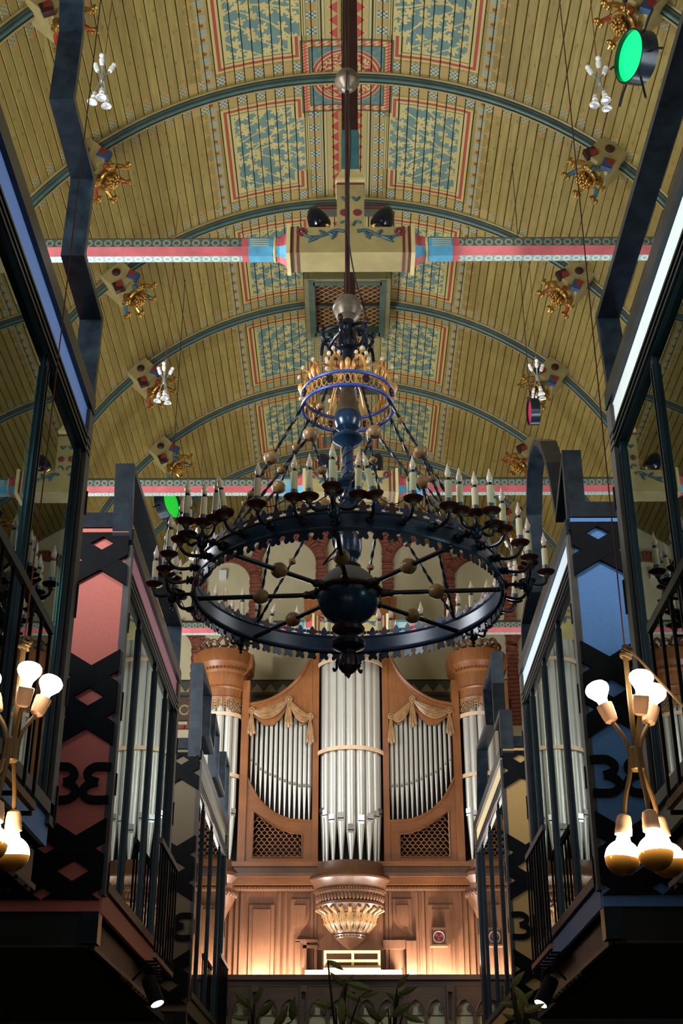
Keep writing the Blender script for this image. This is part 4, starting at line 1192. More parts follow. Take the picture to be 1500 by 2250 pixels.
for s in (-1, 1):
    o = mir(TOPC + [(700, 1446), (694, 1590)] + SWG, s)
    MB().prism(o, 0.06, T(0, OY - 0.02, 0) @ XZY).build('curved_pediment', OAK, org)
    e = [Vector((x, OY - 0.085, z)) for x, z in mir(TOPC, s)]
    m = MB(); m.tube(catmull(e, 3), 0.028, 6); m.tube([p + Vector((0, -0.0, -0.05)) for p in catmull(e, 3)], 0.012, 5); m.build('pediment_moulding', OAK, org, True)
    lb = mir(ARC, s); lo = mir([(664, 1836), (640, 1833), (612, 1822), (585, 1806), (557, 1786)], s)
    MB().prism(lb + [(CX + s * 0.54, lb[-1][1])] + [(CX + s * 0.54, lo[0][1])] + lo + [(CX + s * 1.72, lo[-1][1]), (CX + s * 1.72, lb[0][1])], 0.08, T(0, OY, 0) @ XZY).build('curved_apron', OAKH, org)
    e = [Vector((x, OY - 0.08, z)) for x, z in mir(ARC, s)]
    m = MB(); m.tube(catmull(e, 3), 0.025, 6); m.build('apron_moulding', OAK, org, True)
    xi = abs(lo[0][0] - CX); xo = abs(lo[-1][0] - CX); zb = pz(1886)
    obx('apron_stile', CX + s * 0.54, CX + s * xi, zb - 0.09, lo[0][1], OY - 0.08, OY, OAK)
    obx('apron_stile', CX + s * xo, CX + s * 1.72, zb - 0.09, lo[-1][1], OY - 0.08, OY, OAK)
    obx('apron_rail', CX + s * 0.54, CX + s * 1.72, zb - 0.09, zb, OY - 0.081, OY, OAKH)
    m = MB(); q = [Vector((x, OY - 0.085, z)) for x, z in lo] + [Vector((lo[-1][0], OY - 0.085, zb)), Vector((lo[0][0], OY - 0.085, zb))]
    m.tube(q, 0.018, 6, 0, True); m.build('lattice_moulding', OAK, org, True)
    # fish-scale lattice
    sc = MB(); sc.tube([(0.045 * math.cos(PI * j / 8), 0, 0.045 * math.sin(PI * j / 8) - 0.01) for j in range(9)], 0.0085, 5); sme = sc.mesh('lattice_scale', OAK, True)
    inner = lo[::-1]
    def zmax(x):
        d = abs(x - CX)
        L = sorted((abs(p[0] - CX), p[1]) for p in lo)
        for (a, b) in zip(L, L[1:]):
            if a[0] <= d <= b[0]: return a[1] + (b[1] - a[1]) * (d - a[0]) / (b[0] - a[0])
        return -1
    for r in range(14):
        for c_ in range(11):
            d = xi + 0.03 + 0.09 * (c_ + 0.5 * (r % 2)); x = CX + s * d; z = zb + 0.02 + r * 0.055
            if d < xo - 0.02 and z + 0.03 < zmax(x): inst(sme, 'lattice_scale', org, T(x, OY - 0.04, z)).matrix_parent_inverse = Matrix.Translation(-LOC[org])
    # swags
    K = mir([(554, 1566), (635, 1541), (682, 1579)], s)
    for (a, b, sag) in ((0, 1, 0.21), (1, 2, 0.2)):
        m = MB()
        for j in range(5):
            f = sag * (0.25 + 0.2 * j); pts = []
            for t in range(11):
                u = t / 10; w_ = 4 * u * (1 - u)
                pts.append((K[a][0] * (1 - u) + K[b][0] * u, OY - 0.10 - 0.035 * w_ - 0.006 * (j % 2), K[a][1] * (1 - u) + K[b][1] * u - f * w_))
            m.tube(pts, [0.012 + 0.017 * 4 * t / 10 * (1 - t / 10) for t in range(11)], 6)
        m.build('carved_swag', CARVE, org, True)
    for (kx, kz), L in zip(K, (0.45, 0.50, 0.50)):
        m = MB(); m.torus((0, 0, 0), 0.045, 0.02, 14, 6, 0, T(kx, OY - 0.12, kz) @ RX(PI / 2)); m.sph((kx, OY - 0.12, kz), 0.03, 8); m.build('swag_knot', CARVE, org, True)
        m = MB()
        for j in (-1, 0, 1):
            m.tube(catmull([(kx, OY - 0.11, kz - 0.02), (kx + j * 0.022, OY - 0.12, kz - L * 0.4), (kx + j * 0.04, OY - 0.12, kz - L * 0.75), (kx + j * 0.045 + 0.01, OY - 0.11, kz - L + 0.04 * abs(j))], 3), [0.015, 0.02, 0.022, 0.025, 0.028, 0.03, 0.03, 0.032, 0.034, 0.02], 7)
        m.build('swag_tail', CARVE, org, True)


def pipe(x, y, r, z0, zm, z1, face=0.0, par=org):
    M = T(x, y, 0) @ RZ(face)
    p = MB().lathe([(r * 0.28, z0), (r * 0.3, z0 + 0.02), (r * 0.97, zm - 0.02), (r, zm), (r, z1 - 0.02), (r * 1.02, z1)], 14, M).build('organ_pipe', PIPE, par, True)
    h = r * 1.15
    q = MB(); q.box((0, -r * 0.93, zm + h * 0.62), (r * 1.25, r * 0.22, h), 0, M); q.box((0, -r * 0.92, zm + 0.002), (r * 1.3, r * 0.26, h * 0.2), 1, M); q.box((0, -r * 0.90, zm - h * 0.3), (r * 1.1, r * 0.2, h * 0.36), 0, M)
    q.build('pipe_mouth', [PIPED, CASEDK], p)
MOUTH = [(549, 1671), (557, 1680), (564, 1691), (573, 1698), (582, 1703), (590, 1707), (600, 1713), (610, 1717), (621, 1722), (630, 1724), (642, 1728), (653, 1728), (665, 1729), (677, 1728)]
LB = mir(ARC, -1)
for s in (-1, 1):
    for i in range(14):
        x = -1.665 + i * (1.06 / 13)
        z0 = 6.88
        for (a, b) in zip(LB, LB[1:]):
            if a[0] - CX <= x <= b[0] - CX + 1e-3: z0 = a[1] + (b[1] - a[1]) * (x - (a[0] - CX)) / (b[0] - a[0]) - 0.03
        zm = at(MOUTH[i][0], MOUTH[i][1], OY).z
        pipe(CX + (x if s < 0 else -x), OY + 0.03, 0.026 + 0.0105 * i / 13, z0, zm, pz(1575) - 0.0 + 0.1 * abs(i - 9) / 9)
# centre tower
Z0 = pz(1891, OY - 0.4)
for i in range(9):
    a = math.radians(-80 + 20 * i); r = 0.078 - 0.012 * abs(i - 4) / 4
    x = CX + 0.445 * math.sin(a); y = OY + 0.06 - 0.40 * math.cos(a)
    zm = pz([1788, 1793, 1803, 1800, 1826, 1806, 1802, 1796, 1790][i], y)
    pipe(x, y, r, Z0 - 0.02, zm, pz(1404, OY), a * 0.6)
def curved_strap(cx, cy, rx, ry, z, a0, a1, nm='pipe_strap'):
    A = [(cx + rx * math.sin(a0 + (a1 - a0) * i / 16), cy - ry * math.cos(a0 + (a1 - a0) * i / 16)) for i in range(17)]
    m = MB(); strip_prism(m, A, 0.02, 0.06, T(0, 0, z)); return m.build(nm, STRAP, org)
for py in (1656, 1462): curved_strap(CX, OY + 0.02, 0.56, 0.50, pz(py, OY - 0.2), -1.5, 1.5)
# centre tower cap
zc0, zc1 = pz(1404), pz(1322)
m = MB(); m.lathe([(0.50, zc0 - 0.08), (0.52, zc0), (0.56, zc0 + 0.03), (0.55, zc0 + 0.2), (0.60, zc0 + 0.26), (0.62, zc0 + 0.34), (0.72, zc0 + 0.42), (0.74, zc1 - 0.04), (0.76, zc1), (0.0, zc1 + 0.01)], 32, T(CX, OY, 0)); m.build('tower_cornice', OAK, org, 18)
for s in (-1, 1):
    P = [(CX + s * 0.52, zc0 + 0.0), (CX + s * 0.66, zc0 + 0.0), (CX + s * 0.70, zc0 + 0.25), (CX + s * 0.80, zc0 + 0.40), (CX + s * 0.82, zc1), (CX + s * 0.5, zc1)]
    MB().prism(P, 0.35, T(0, OY + 0.15, 0) @ XZY).build('cornice_wing', OAK, org)
# side towers
for s in (-1, 1):
    tx = CX + s * 2.19; zt0, zt1 = pz(1548), pz(1442)
    for i in range(5):
        a = math.radians(-64 + 32 * i)
        pipe(tx + 0.26 * math.sin(a), OY + 0.02 - 0.24 * math.cos(a), 0.066, pz(1893), pz([1792, 1800, 1815, 1800, 1792][i]), zt0 + 0.02, a * 0.6)
    m = MB(); m.lathe([(0.36, zt0 - 0.02), (0.375, zt0 + 0.05), (0.36, zt0 + 0.07), (0.37, zt0 + 0.2), (0.40, zt0 + 0.22), (0.385, zt0 + 0.25), (0.40, zt0 + 0.48), (0.43, zt0 + 0.52), (0.43, zt0 + 0.57), (0.48, zt0 + 0.66), (0.50, zt1 - 0.06), (0.50, zt1), (0, zt1 + 0.01)], 28, T(tx, OY + 0.05, 0)); m.build('tower_cornice', OAK, org, 18)
    m = MB()
    for i in range(22):
        a = -1.5 + 3.0 * i / 21; m.box((0, -0.443, zt0 + 0.545), (0.03, 0.02, 0.035), 0, T(tx, OY + 0.05, 0) @ RZ(a))
    m.build('dentil_row', OAK, org)
    P = [(tx + s * -0.30, zt0 + 0.02), (tx - s * 0.36, zt0 + 0.45), (tx - s * 0.50, zt0 + 0.62), (tx - s * 0.52, zt1 - 0.02), (tx - s * 0.30, zt1 - 0.02)]
    MB().prism(P, 0.5, T(0, OY + 0.35, 0) @ XZY).build('cornice_wing', OAK, org)
    P = [(2 * tx - a, b) for a, b in P]
    MB().prism(P, 0.5, T(0, OY + 0.35, 0) @ XZY).build('cornice_wing', OAK, org)
    # carved valance
    m = MB()
    for i in range(13):
        a = -1.4 + 2.8 * i / 12; L = 0.10 + 0.22 * abs(i - 6) / 6
        c = Vector((tx + 0.35 * math.sin(a), OY + 0.04 - 0.35 * math.cos(a), zt0))
        for j in range(3): m.torus((0, 0, 0), 0.03, 0.013, 10, 5, 0, T(c + Vector((0, 0, -L * (j + 0.4) / 3))) @ RZ(a) @ RX(PI / 2))
    m.build('carved_valance', CARVE, org, True)
    # carved figures on top
    m = MB()
    for i in range(7):
        a = -1.3 + 2.6 * i / 6; c = Vector((tx + 0.36 * math.sin(a), OY - 0.28 * math.cos(a), zt1))
        m.tube(catmull([c, c + Vector((0.06, 0, 0.12)), c + Vector((0.0, 0, 0.2 + 0.05 * (i % 2))), c + Vector((-0.09, 0, 0.16)), c + Vector((-0.06, 0, 0.1))], 3), 0.028, 6)
        m.sph(c + Vector((0, 0, 0.06)), 0.05, 8)
    m.build('carved_crest', DKOAK, org, True)
    for py in (1583, 1714): curved_strap(tx, OY + 0.02, 0.36, 0.335, pz(py), -1.45, 1.45)
    # corbel under the tower
    pr = [(0.34, pz(1893)), (0.36, pz(1912)), (0.43, pz(1922)), (0.44, pz(1930)), (0.36, pz(1945)), (0.35, pz(1956)), (0.37, pz(1966)), (0.33, pz(1976)), (0.30, pz(1985)), (0.24, pz(2000)), (0.10, pz(2045)), (0.02, pz(2062))]
    MB().lathe(pr, 24, T(tx, OY + 0.05, 0)).build('tower_corbel', DKOAK, org, 18)
    m = MB()
    for i in range(16):
        a = -1.5 + 3.0 * i / 15; c = Vector((tx + 0.35 * math.sin(a), OY + 0.05 - 0.35 * math.cos(a), pz(1966)))
        m.sph(c, 0.03, 7, (1, 1, 1.9))
    m.build('gadroon_row', DKOAK, org, True)
# entablature below the fields
for (z0, z1, d, mt) in ((pz(1908), pz(1897), 0.16, OAKH), (pz(1924), pz(1908), 0.13, DKOAK), (pz(1932), pz(1924), 0.22, DKOAK), (pz(1948), pz(1932), 0.16, OAKH), (pz(1956), pz(1950), 0.10, DKOAK)):
    obx('entablature', -2.75, 2.82, z0, z1, OY - d, OY + 0.2, mt)
m = MB()
for i in range(110):
    x = -2.7 + i * 0.05
    if abs(x - CX) > 0.55: m.sph((x, OY - 0.12, pz(1953)), 0.02, 6)
bd = m.build('bead_row', DKOAK, org, True); bd['kind'] = 'stuff'
# centre corbel
def cz(y): return pz(y, OY - 0.45)
pr = [(0.545, cz(1889)), (0.56, cz(1904)), (0.60, cz(1915)), (0.665, cz(1924)), (0.66, cz(1928)), (0.62, cz(1933)), (0.56, cz(1946)), (0.55, cz(1950)), (0.56, cz(1954)), (0.54, cz(1960)), (0.50, cz(1973)), (0.53, cz(1977)), (0.54, cz(1983)), (0.50, cz(1990)), (0.43, cz(1997)), (0.235, cz(2042)), (0.25, cz(2046)), (0.22, cz(2054)), (0.18, cz(2058)), (0.13, cz(2066)), (0.03, cz(2076))]
CM = T(CX - 0.02, OY, 0) @ Matrix.Diagonal((1, 0.9, 1, 1))
MB().lathe(pr, 40, CM).build('tower_corbel', DKOAK, org, 18)
for i in range(25):
    a = -1.45 + 2.9 * i / 24
    inst(bpy.data.meshes.get('gadroon') or MB().sph((0, -0.525, 0), 0.034, 8, (0.9, 1, 2.0)).mesh('gadroon', DKOAK, True), 'gadroon', org, CM @ T(0, 0, cz(1966)) @ RZ(a)).matrix_parent_inverse = Matrix.Translation(-LOC[org])
m = MB()
for i in range(40):
    a = -1.5 + 3.0 * i / 39; m.sph((0.565 * math.sin(a), -0.565 * math.cos(a), cz(1950)), 0.02, 6, (1, 1, 1), 0, CM)
for i in range(15):
    a = -1.5 + 3.0 * i / 14; m.sph((0.235 * math.sin(a), -0.235 * math.cos(a), cz(2050)), 0.018, 6, (1, 1, 1), 0, CM)
m.build('bead_row', DKOAK, org, True)['kind'] = 'stuff'
for i in range(11):
    a = -1.4 + 2.8 * i / 10
    m = MB()
    for j in (-1, 0, 1):
        pts = []
        for t in range(7):
            u = t / 6; rr = 0.25 + (0.46 - 0.25) * u + 0.03 + (0.06 if t == 6 else 0) + 0.02 * math.sin(u * 6); b = a + j * 0.085 * math.sin(PI * min(1, u * 1.1)) 
            pts.append((rr * math.sin(b), -rr * math.cos(b), cz(2040) + (cz(1990) - cz(2040)) * u))
        m.tube(pts, [0.016, 0.022, 0.03, 0.033, 0.03, 0.026, 0.03], 6, 0)
        for t in (2, 4): m.sph(Vector(pts[t]) + Vector((0.03 * j, -0.01, 0.02)), 0.024, 6)
    m.v = [tuple(CM @ Vector(q)) for q in m.v]
    m.build('acanthus_leaf', CARVE, org, True)
# panelled lower case
LY = OY + 0.08
zL0, zL1 = 3.2, pz(1956)
MIDOAK = wood('mid_oak', (0.11, 0.043, 0.02), (0.19, 0.077, 0.035))
obx('lower_case', -2.75, 2.82, zL0, zL1, LY, LY + 0.1, MIDOAK)
for s in (-1, 1):
    X = lambda d: CX + s * d
    for d in (0.54, 0.60, 1.02, 1.12, 1.72, 1.80, 1.90, 2.2): obx('stile', X(d), X(d + 0.045), zL0, zL1, LY - 0.03, LY, MIDOAK)
    p = obx('raised_panel', X(1.22), X(1.62), zL0, zL1 - 0.22, LY - 0.035, LY, MIDOAK)
    obx('panel_field', X(1.28), X(1.56), zL0, zL1 - 0.29, LY - 0.055, LY - 0.03, MIDOAK, p)
    Q = [(X(0.66), zL1 - 0.13), (X(0.96), zL1 - 0.13), (X(0.96), zL1 - 0.66)] + [(X(0.96 - 0.30 * math.sin(t * PI / 16)), zL1 - 0.36 - 0.30 * math.cos(t * PI / 16)) for t in range(1, 9)]
    for e, dd in ((1.0, 0.03), (0.62, 0.05)):
        cxm = X(0.82); czm = zL1 - 0.38
        MB().prism([(cxm + (a - cxm) * e, czm + (b - czm) * e) for a, b in Q], 0.03, T(0, LY - dd + 0.03, 0) @ XZY).build('quadrant_panel', MIDOAK, org)
obx('centre_board', CX - 0.53, CX + 0.50, pz(2086), zL1, LY - 0.06, LY, MIDOAK)
# console niche frame
for d0, d1, dep in ((-0.88, -0.80, 0.09), (-0.76, -0.70, 0.07), (0.86, 1.02, 0.12)):
    obx('niche_post', CX + d0, CX + d1, zL0, pz(2068), LY - dep, LY, MIDOAK)
obx('niche_head', CX - 0.88, CX - 0.53, pz(2070), pz(2064), LY - 0.09, LY, MIDOAK); obx('niche_head', CX - 0.76, CX - 0.53, pz(2083), pz(2076), LY - 0.07, LY, MIDOAK)
obx('niche_head', CX + 0.50, CX + 1.02, pz(2085), pz(2066), LY - 0.10, LY, MIDOAK)
# music desk and key desk
BRIGHTW = paint('pale_console_wood', srgb(220, 190, 140), 0.5, 0, 0.1)
con = thing('organ_console', 'pale wooden key desk with music stand, brightly lit under the organ corbel', 'console', (CX, OY - 0.75, 3.3))
def cbx(name, x0, x1, za, zb, yf, yb, mat): return MB().box((CX + (x0 + x1) / 2, (yf + yb) / 2, (za + zb) / 2), (x1 - x0, yb - yf, zb - za)).build(name, mat, con)
yc = OY - 0.75
zz = lambda p: pz(p, yc)
cbx('key_desk', -0.70, 0.76, 3.1, zz(2131), yc, OY - 0.05, BRIGHTW)
cbx('desk_side', -0.75, -0.70, 3.1, zz(2126), yc - 0.03, OY - 0.05, MIDOAK); cbx('desk_side', 0.76, 0.81, 3.1, zz(2126), yc - 0.03, OY - 0.05, MIDOAK)
for a, b in ((2092, 2086), (2112, 2106), (2126, 2119)): cbx('music_desk_rail', -0.42, 0.44, zz(a), zz(b), yc + 0.1, yc + 0.13, BRIGHTW)
for x in (-0.42, 0.0, 0.40): cbx('music_desk_post', x, x + 0.04, zz(2131), zz(2086), yc + 0.105, yc + 0.125, BRIGHTW)
cbx('music_shelf', -0.42, 0.44, zz(2131), zz(2127), yc - 0.02, yc + 0.14, BRIGHTW)
# round speaker box
sp = at(963, 2061, OY - 0.1)
sb = thing('alarm_box', 'square wooden box with round red dial on the organ panelling, right', 'box', sp)
MB().box(sp, (0.27, 0.20, 0.27)).build('box_body', DKOAK, sb)
for d in ((0, 0.125, 0.29, 0.03), (0, -0.125, 0.29, 0.03)): MB().box(sp + Vector((0, -0.11, d[1])), (d[2], 0.03, d[3])).build('box_rim', MIDOAK, sb)
for d in (-0.125, 0.125): MB().box(sp + Vector((d, -0.11, 0)), (0.03, 0.03, 0.22)).build('box_rim', MIDOAK, sb)
MB().torus((0, 0, 0), 0.085, 0.009, 24, 6, 0, T(sp + Vector((0, -0.11, 0))) @ RX(PI / 2)).build('dial_ring', PIPED, sb, True)
MB().lathe([(0.082, 0.0), (0.082, 0.004), (0.0, 0.006)], 20, T(sp + Vector((0, -0.101, 0))) @ RX(PI / 2)).build('dial', paint('dial_dark', (0.05, 0.02, 0.03), 0.3), sb)
m = MB()
for a in (0.4, 2.5, 4.6): m.prism([(0, 0), (0.07 * math.cos(a - 0.5), 0.07 * math.sin(a - 0.5)), (0.078 * math.cos(a), 0.078 * math.sin(a)), (0.07 * math.cos(a + 0.5), 0.07 * math.sin(a + 0.5))], 0.004, T(sp + Vector((0, -0.108, 0))) @ XZY)
m.build('dial_blades', SHR, sb)

# ---------------------------------------------------------------- gallery balustrade
GY = 19.9; GZ = 4.255
gal = thing('gallery_balustrade', 'dark brown gallery balustrade with pointed tracery panels below the organ', 'balustrade', (0, GY, 3.0))
PALE = paint('pale_green_panel', srgb(214, 214, 184), 0.6, 0, 0.1)
MB().box((0, GY + 1.6, 2.95), (8.8, 3.2, 0.2)).build('gallery_floor', RAILW, gal)
MB().box((0, GY, GZ - 0.035), (8.8, 0.20, 0.07)).build('coping', RAILW, gal)
MB().box((0, GY + 0.02, GZ - 0.11), (8.8, 0.12, 0.08)).build('top_rail', RAILW, gal)
MB().box((0, GY + 0.05, 3.6), (8.8, 0.02, 1.1)).build('backing_board', PALE, gal)
MB().box((0, GY + 0.035, 3.72), (8.8, 0.015, 0.012)).build('board_joint', RAILW, gal)
a_ = 0.118; h = 1.05; cw = 0.145
arch = [(a_ - (a_ * 1.6) * (1 - math.cos(t)), 0.70 + a_ * 1.6 * math.sin(t)) for t in [i * math.acos(1 - 1 / 1.6) / 6 for i in range(7)]]
tr = MB()
for s in (-1, 1):
    P = [(s * cw, 0), (s * cw, h), (0, h)] + [(s * x, z) for x, z in arch[::-1]] + [(s * a_, 0)]
    tr.prism(P, 0.06, XZY)
    tr.prism([(s * a_, 0.66), (s * 0.035, 0.73), (s * 0.045, 0.78), (s * 0.075, 0.80), (s * 0.10, 0.80)], 0.03, T(0, -0.015, 0) @ XZY)
    tr.tube([(s * x, -0.06, z) for x, z in arch] + [], 0.012, 5)
trm = tr.mesh('lancet', RAILW)
pst = MB(); pst.box((-0.042, -0.06, 0.52), (0.02, 0.1, 1.05)); pst.box((0.042, -0.06, 0.52), (0.02, 0.1, 1.05)); pst.box((0, -0.02, 0.52), (0.09, 0.03, 1.05)); pst.box((0, -0.06, 1.0), (0.09, 0.1, 0.08)); pst.box((0, -0.06, 0.55), (0.09, 0.1, 0.05))
psm = pst.mesh('baluster_post', RAILW)
for i in range(-5, 6):
    x = 0.045 + i * 0.692
    inst(psm, 'baluster_post', gal, T(x, GY, 3.06)).matrix_parent_inverse = Matrix.Translation(-LOC[gal])
    for d in (0.20, 0.49):
        inst(trm, 'lancet', gal, T(x + d, GY + 0.03, 3.06)).matrix_parent_inverse = Matrix.Translation(-LOC[gal])

# ---------------------------------------------------------------- bare-bulb pendants
LIT = emit('lit_bulb', (1.0, 0.80, 0.55), 22); LITG = emit('lit_globe', (1.0, 0.72, 0.40), 42)
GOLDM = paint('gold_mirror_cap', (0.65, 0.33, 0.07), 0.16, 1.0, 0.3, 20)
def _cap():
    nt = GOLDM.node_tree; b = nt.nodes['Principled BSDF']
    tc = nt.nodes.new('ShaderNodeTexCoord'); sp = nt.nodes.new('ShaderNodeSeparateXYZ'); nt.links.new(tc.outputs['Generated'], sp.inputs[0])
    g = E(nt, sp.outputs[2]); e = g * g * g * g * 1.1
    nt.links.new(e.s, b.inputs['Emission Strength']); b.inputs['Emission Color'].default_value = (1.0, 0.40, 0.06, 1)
_cap()      # amber reflection painted as a glow on the cap, strongest towards its rim
TUBEM = paint('bronze_tube', srgb(112, 92, 60), 0.4, 0.2, 0.2); TUBEW = paint('grey_tube', srgb(150, 152, 146), 0.4, 0.3, 0.1)
WBULB = paint('white_bulb', (0.85, 0.85, 0.83), 0.2, 0, 0.02)
SILV = paint('reflector_silver', (0.75, 0.76, 0.78), 0.2, 0.6, 0.05)
PORC = paint('warm_porcelain', srgb(224, 186, 160), 0.25, 0, 0.05)


def socket_prof(): return [(0.011, 0.0), (0.019, 0.006), (0.0225, 0.022), (0.0235, 0.040), (0.0245, 0.042), (0.0245, 0.058), (0.019, 0.060), (0.0, 0.060)]


def pendant(label, loc, lit, azu, azd, cable, sc=1.0):
    p = thing('pendant_lamp', label, 'lamp', loc, 'bare bulb pendants')
    L = Vector(loc); tm = TUBEM if lit else TUBEW; po = PORC if lit else WHITE
    def W(M): return T(L) @ Matrix.Scale(sc, 4) @ M
    MB().lathe([(0.017, -0.034), (0.021, -0.03), (0.021, 0.03), (0.017, 0.034)], 14, W(Matrix())).build('sleeve', tm, p, True)
    MB().cyl(L + Vector((0, 0, 0.02)) * sc, L + Vector((0, 0, 0.31)) * sc, 0.008 * sc, None, 8).build('stem', tm, p, True)
    for upw, azs in ((1, azu), (-1, azd)):
        for az in azs:
            d = Vector((math.cos(math.radians(az)), math.sin(math.radians(az)), 0)); z = Vector((0, 0, upw))
            if upw > 0: P = [d * 0.016 - z * 0.03, d * 0.018 + z * 0.03, d * 0.03 + z * 0.07, d * 0.058 + z * 0.115]; ax = (d * 0.34 + z).normalized()
            else: P = [d * 0.016 - z * 0.03, d * 0.022 + z * 0.04, d * 0.042 + z * 0.11, d * 0.052 + z * 0.165]; ax = (d * 0.13 + z).normalized()
            m = MB(); m.tube([W(T(q)).translation for q in catmull(P, 4)], 0.0066 * sc, 8)
            arm = m.build('arm', tm, p, True)
            F = W(T(P[-1] - ax * 0.004) @ frame(ax))
            MB().lathe(socket_prof(), 16, F).build('socket', po, arm, True)
            if upw > 0:
                if lit:
                    MB().lathe([(0.013, 0.058), (0.016, 0.075), (0.024, 0.086), (0.033, 0.098), (0.0355, 0.108), (0.034, 0.118), (0.025, 0.128), (0.012, 0.133), (0.0, 0.134)], 18, F).build('bulb', LIT, arm, True)
                else:
                    MB().lathe([(0.015, 0.058), (0.015, 0.07), (0.021, 0.08), (0.024, 0.093), (0.021, 0.106), (0.012, 0.114), (0.0, 0.117)], 16, F).build('bulb', WBULB, arm, True)
            else:
                if lit:
                    R = 0.049; c = 0.060 + 0.062
                    pr = [(0.016, 0.058)] + [(R * math.sin(a), c - R * math.cos(a)) for a in [0.45 + (PI / 2 - 0.35) * i / 8 for i in range(9)]]
                    MB().lathe(pr, 24, F).build('bulb', LITG, arm, True)
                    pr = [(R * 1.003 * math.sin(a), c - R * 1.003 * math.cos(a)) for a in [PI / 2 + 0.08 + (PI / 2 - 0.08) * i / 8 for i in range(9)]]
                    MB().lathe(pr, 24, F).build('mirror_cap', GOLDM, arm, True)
                else:
                    MB().lathe([(0.016, 0.058), (0.017, 0.075), (0.030, 0.095), (0.042, 0.112), (0.046, 0.122), (0.043, 0.124), (0.026, 0.116), (0.0, 0.118)], 18, F, 0, [0, 0, 0, 0, 0, 1, 1]).build('bulb', [WBULB, SILV], arm, True)
    top = VZ + math.sqrt(max(0.1, (VR - 0.03) ** 2 - L.x ** 2))
    q0 = L + Vector((0, 0, 0.3)) * sc
    k = MB(); k.tube([q0, q0.lerp(Vector((L.x + 0.012, L.y, top)), 0.5) + Vector((0.008, 0, 0)), Vector((L.x + 0.012, L.y, top))], 0.0022 if lit else 0.0045, 5); k.build('cable', cable, p)
    if lit:
        m = MB(); c = L + Vector((0, 0, 0.325))
        for i in range(3): m.torus((0, 0, 0), 0.014, 0.006, 10, 5, 0, T(c + Vector((0.004 * i, 0, -0.012 + 0.012 * i))) @ RX(0.5 * i) @ RY(0.4))
        m.build('cable_knot', TUBEM, p, True)
    return p


pr_ = pendant('lit pendant of six bulbs with gold mirror globes hanging at the right edge', atd(1397, 1668, 3.8), True, (172, -78, 25), (186, -80, 20), CABLE)
pl_ = pendant('lit pendant of bulbs with gold mirror globes, cut by the left edge', atd(26, 1648, 3.8), True, (178, -60, 25), (200, -100, 75), CABLE)
LR = atd(1397, 1668, 3.8) + Vector((0, 0, 0.325))
MB().tube(catmull([LR, LR + Vector((0.03, 0.0, -0.01)), LR + Vector((0.09, -0.02, -0.10)), LR + Vector((0.22, -0.03, -0.27))], 4), 0.004, 5).build('guy_cord', TUBEM, pr_)
for (px, py, d, lab) in ((225, 174, 11.9, 'unlit white pendant high on the left, above the step gable'), (1316, 180, 11.9, 'unlit white pendant high on the right beside the green disc lamp'),
                         (361, 838, 15.9, 'unlit white pendant on the left at the height of the chandelier crown'), (1180, 830, 16.6, 'unlit white pendant on the right just above the red disc lamp'),
                         (432, 1192, 20.5, 'unlit far pendant half hidden behind the left candles of the chandelier'), (1124, 1215, 20.5, 'unlit far pendant half hidden behind the right candles of the chandelier')):
    pendant(lab, atd(px, py, d), False, (165, -95, 20), (185, -70, 40), CABLE)

# ---------------------------------------------------------------- disc lamps with radiating rods
GREEN = emit('green_light', (0.0, 0.9, 0.16), 0.95); GREEN2 = emit('green_light_dim', (0.01, 0.42, 0.03), 0.9); RED = emit('red_light', (0.28, 0.01, 0.04), 0.6)
def disc_lamp(label, px, py, d, r, nrm, em, rods):
    c = atd(px, py, d); n = Vector(nrm).normalized(); F = T(c) @ frame(n)
    p = thing('disc_lamp', label, 'lamp', c)
    MB().lathe([(r * 0.93, 0.0), (r * 0.93, r * 0.16), (r, r * 0.16), (r, -r * 0.5), (0.0, -r * 0.5)], 40, F).build('drum', STEEL, p, True)
    MB().lathe([(r * 0.93, 0.0), (r * 0.6, r * 0.03), (0.0, r * 0.04)], 40, F).build('lens', em, p, True)
    for a, L in rods:
        e = F.to_3x3() @ Vector((math.cos(a), math.sin(a), 0)); b = c - n * r * 0.15
        MB().tube([b + e * r * 0.9, b + e * (r + L * 0.5), b + e * (r + L) + Vector((0, 0, -0.02))], r * 0.045, 6).build('rod', BLACK, p, True)
    top = VZ + math.sqrt((VR - 0.03) ** 2 - c.x ** 2)
    MB().tube([c + Vector((0, 0, r * 0.95)), Vector((c.x, c.y, top))], 0.005, 5).build('cable', BCABLE, p)
RD = [(i * PI / 3 + 0.5, 0.16) for i in range(6)]
disc_lamp('drum shaped disc lamp glowing bright green, top right under the vault', 1388, 124, 9.6, 0.195, (-0.90, -0.30, -0.12), GREEN, RD)
disc_lamp('drum shaped disc lamp glowing green above the left candles', 374, 1106, 17.0, 0.215, (0.86, -0.42, 0.05), GREEN2, RD)
disc_lamp('drum shaped disc lamp with dark red face, above the arched gable', 1166, 905, 15.0, 0.155, (-0.97, -0.05, -0.05), RED, RD[:2])

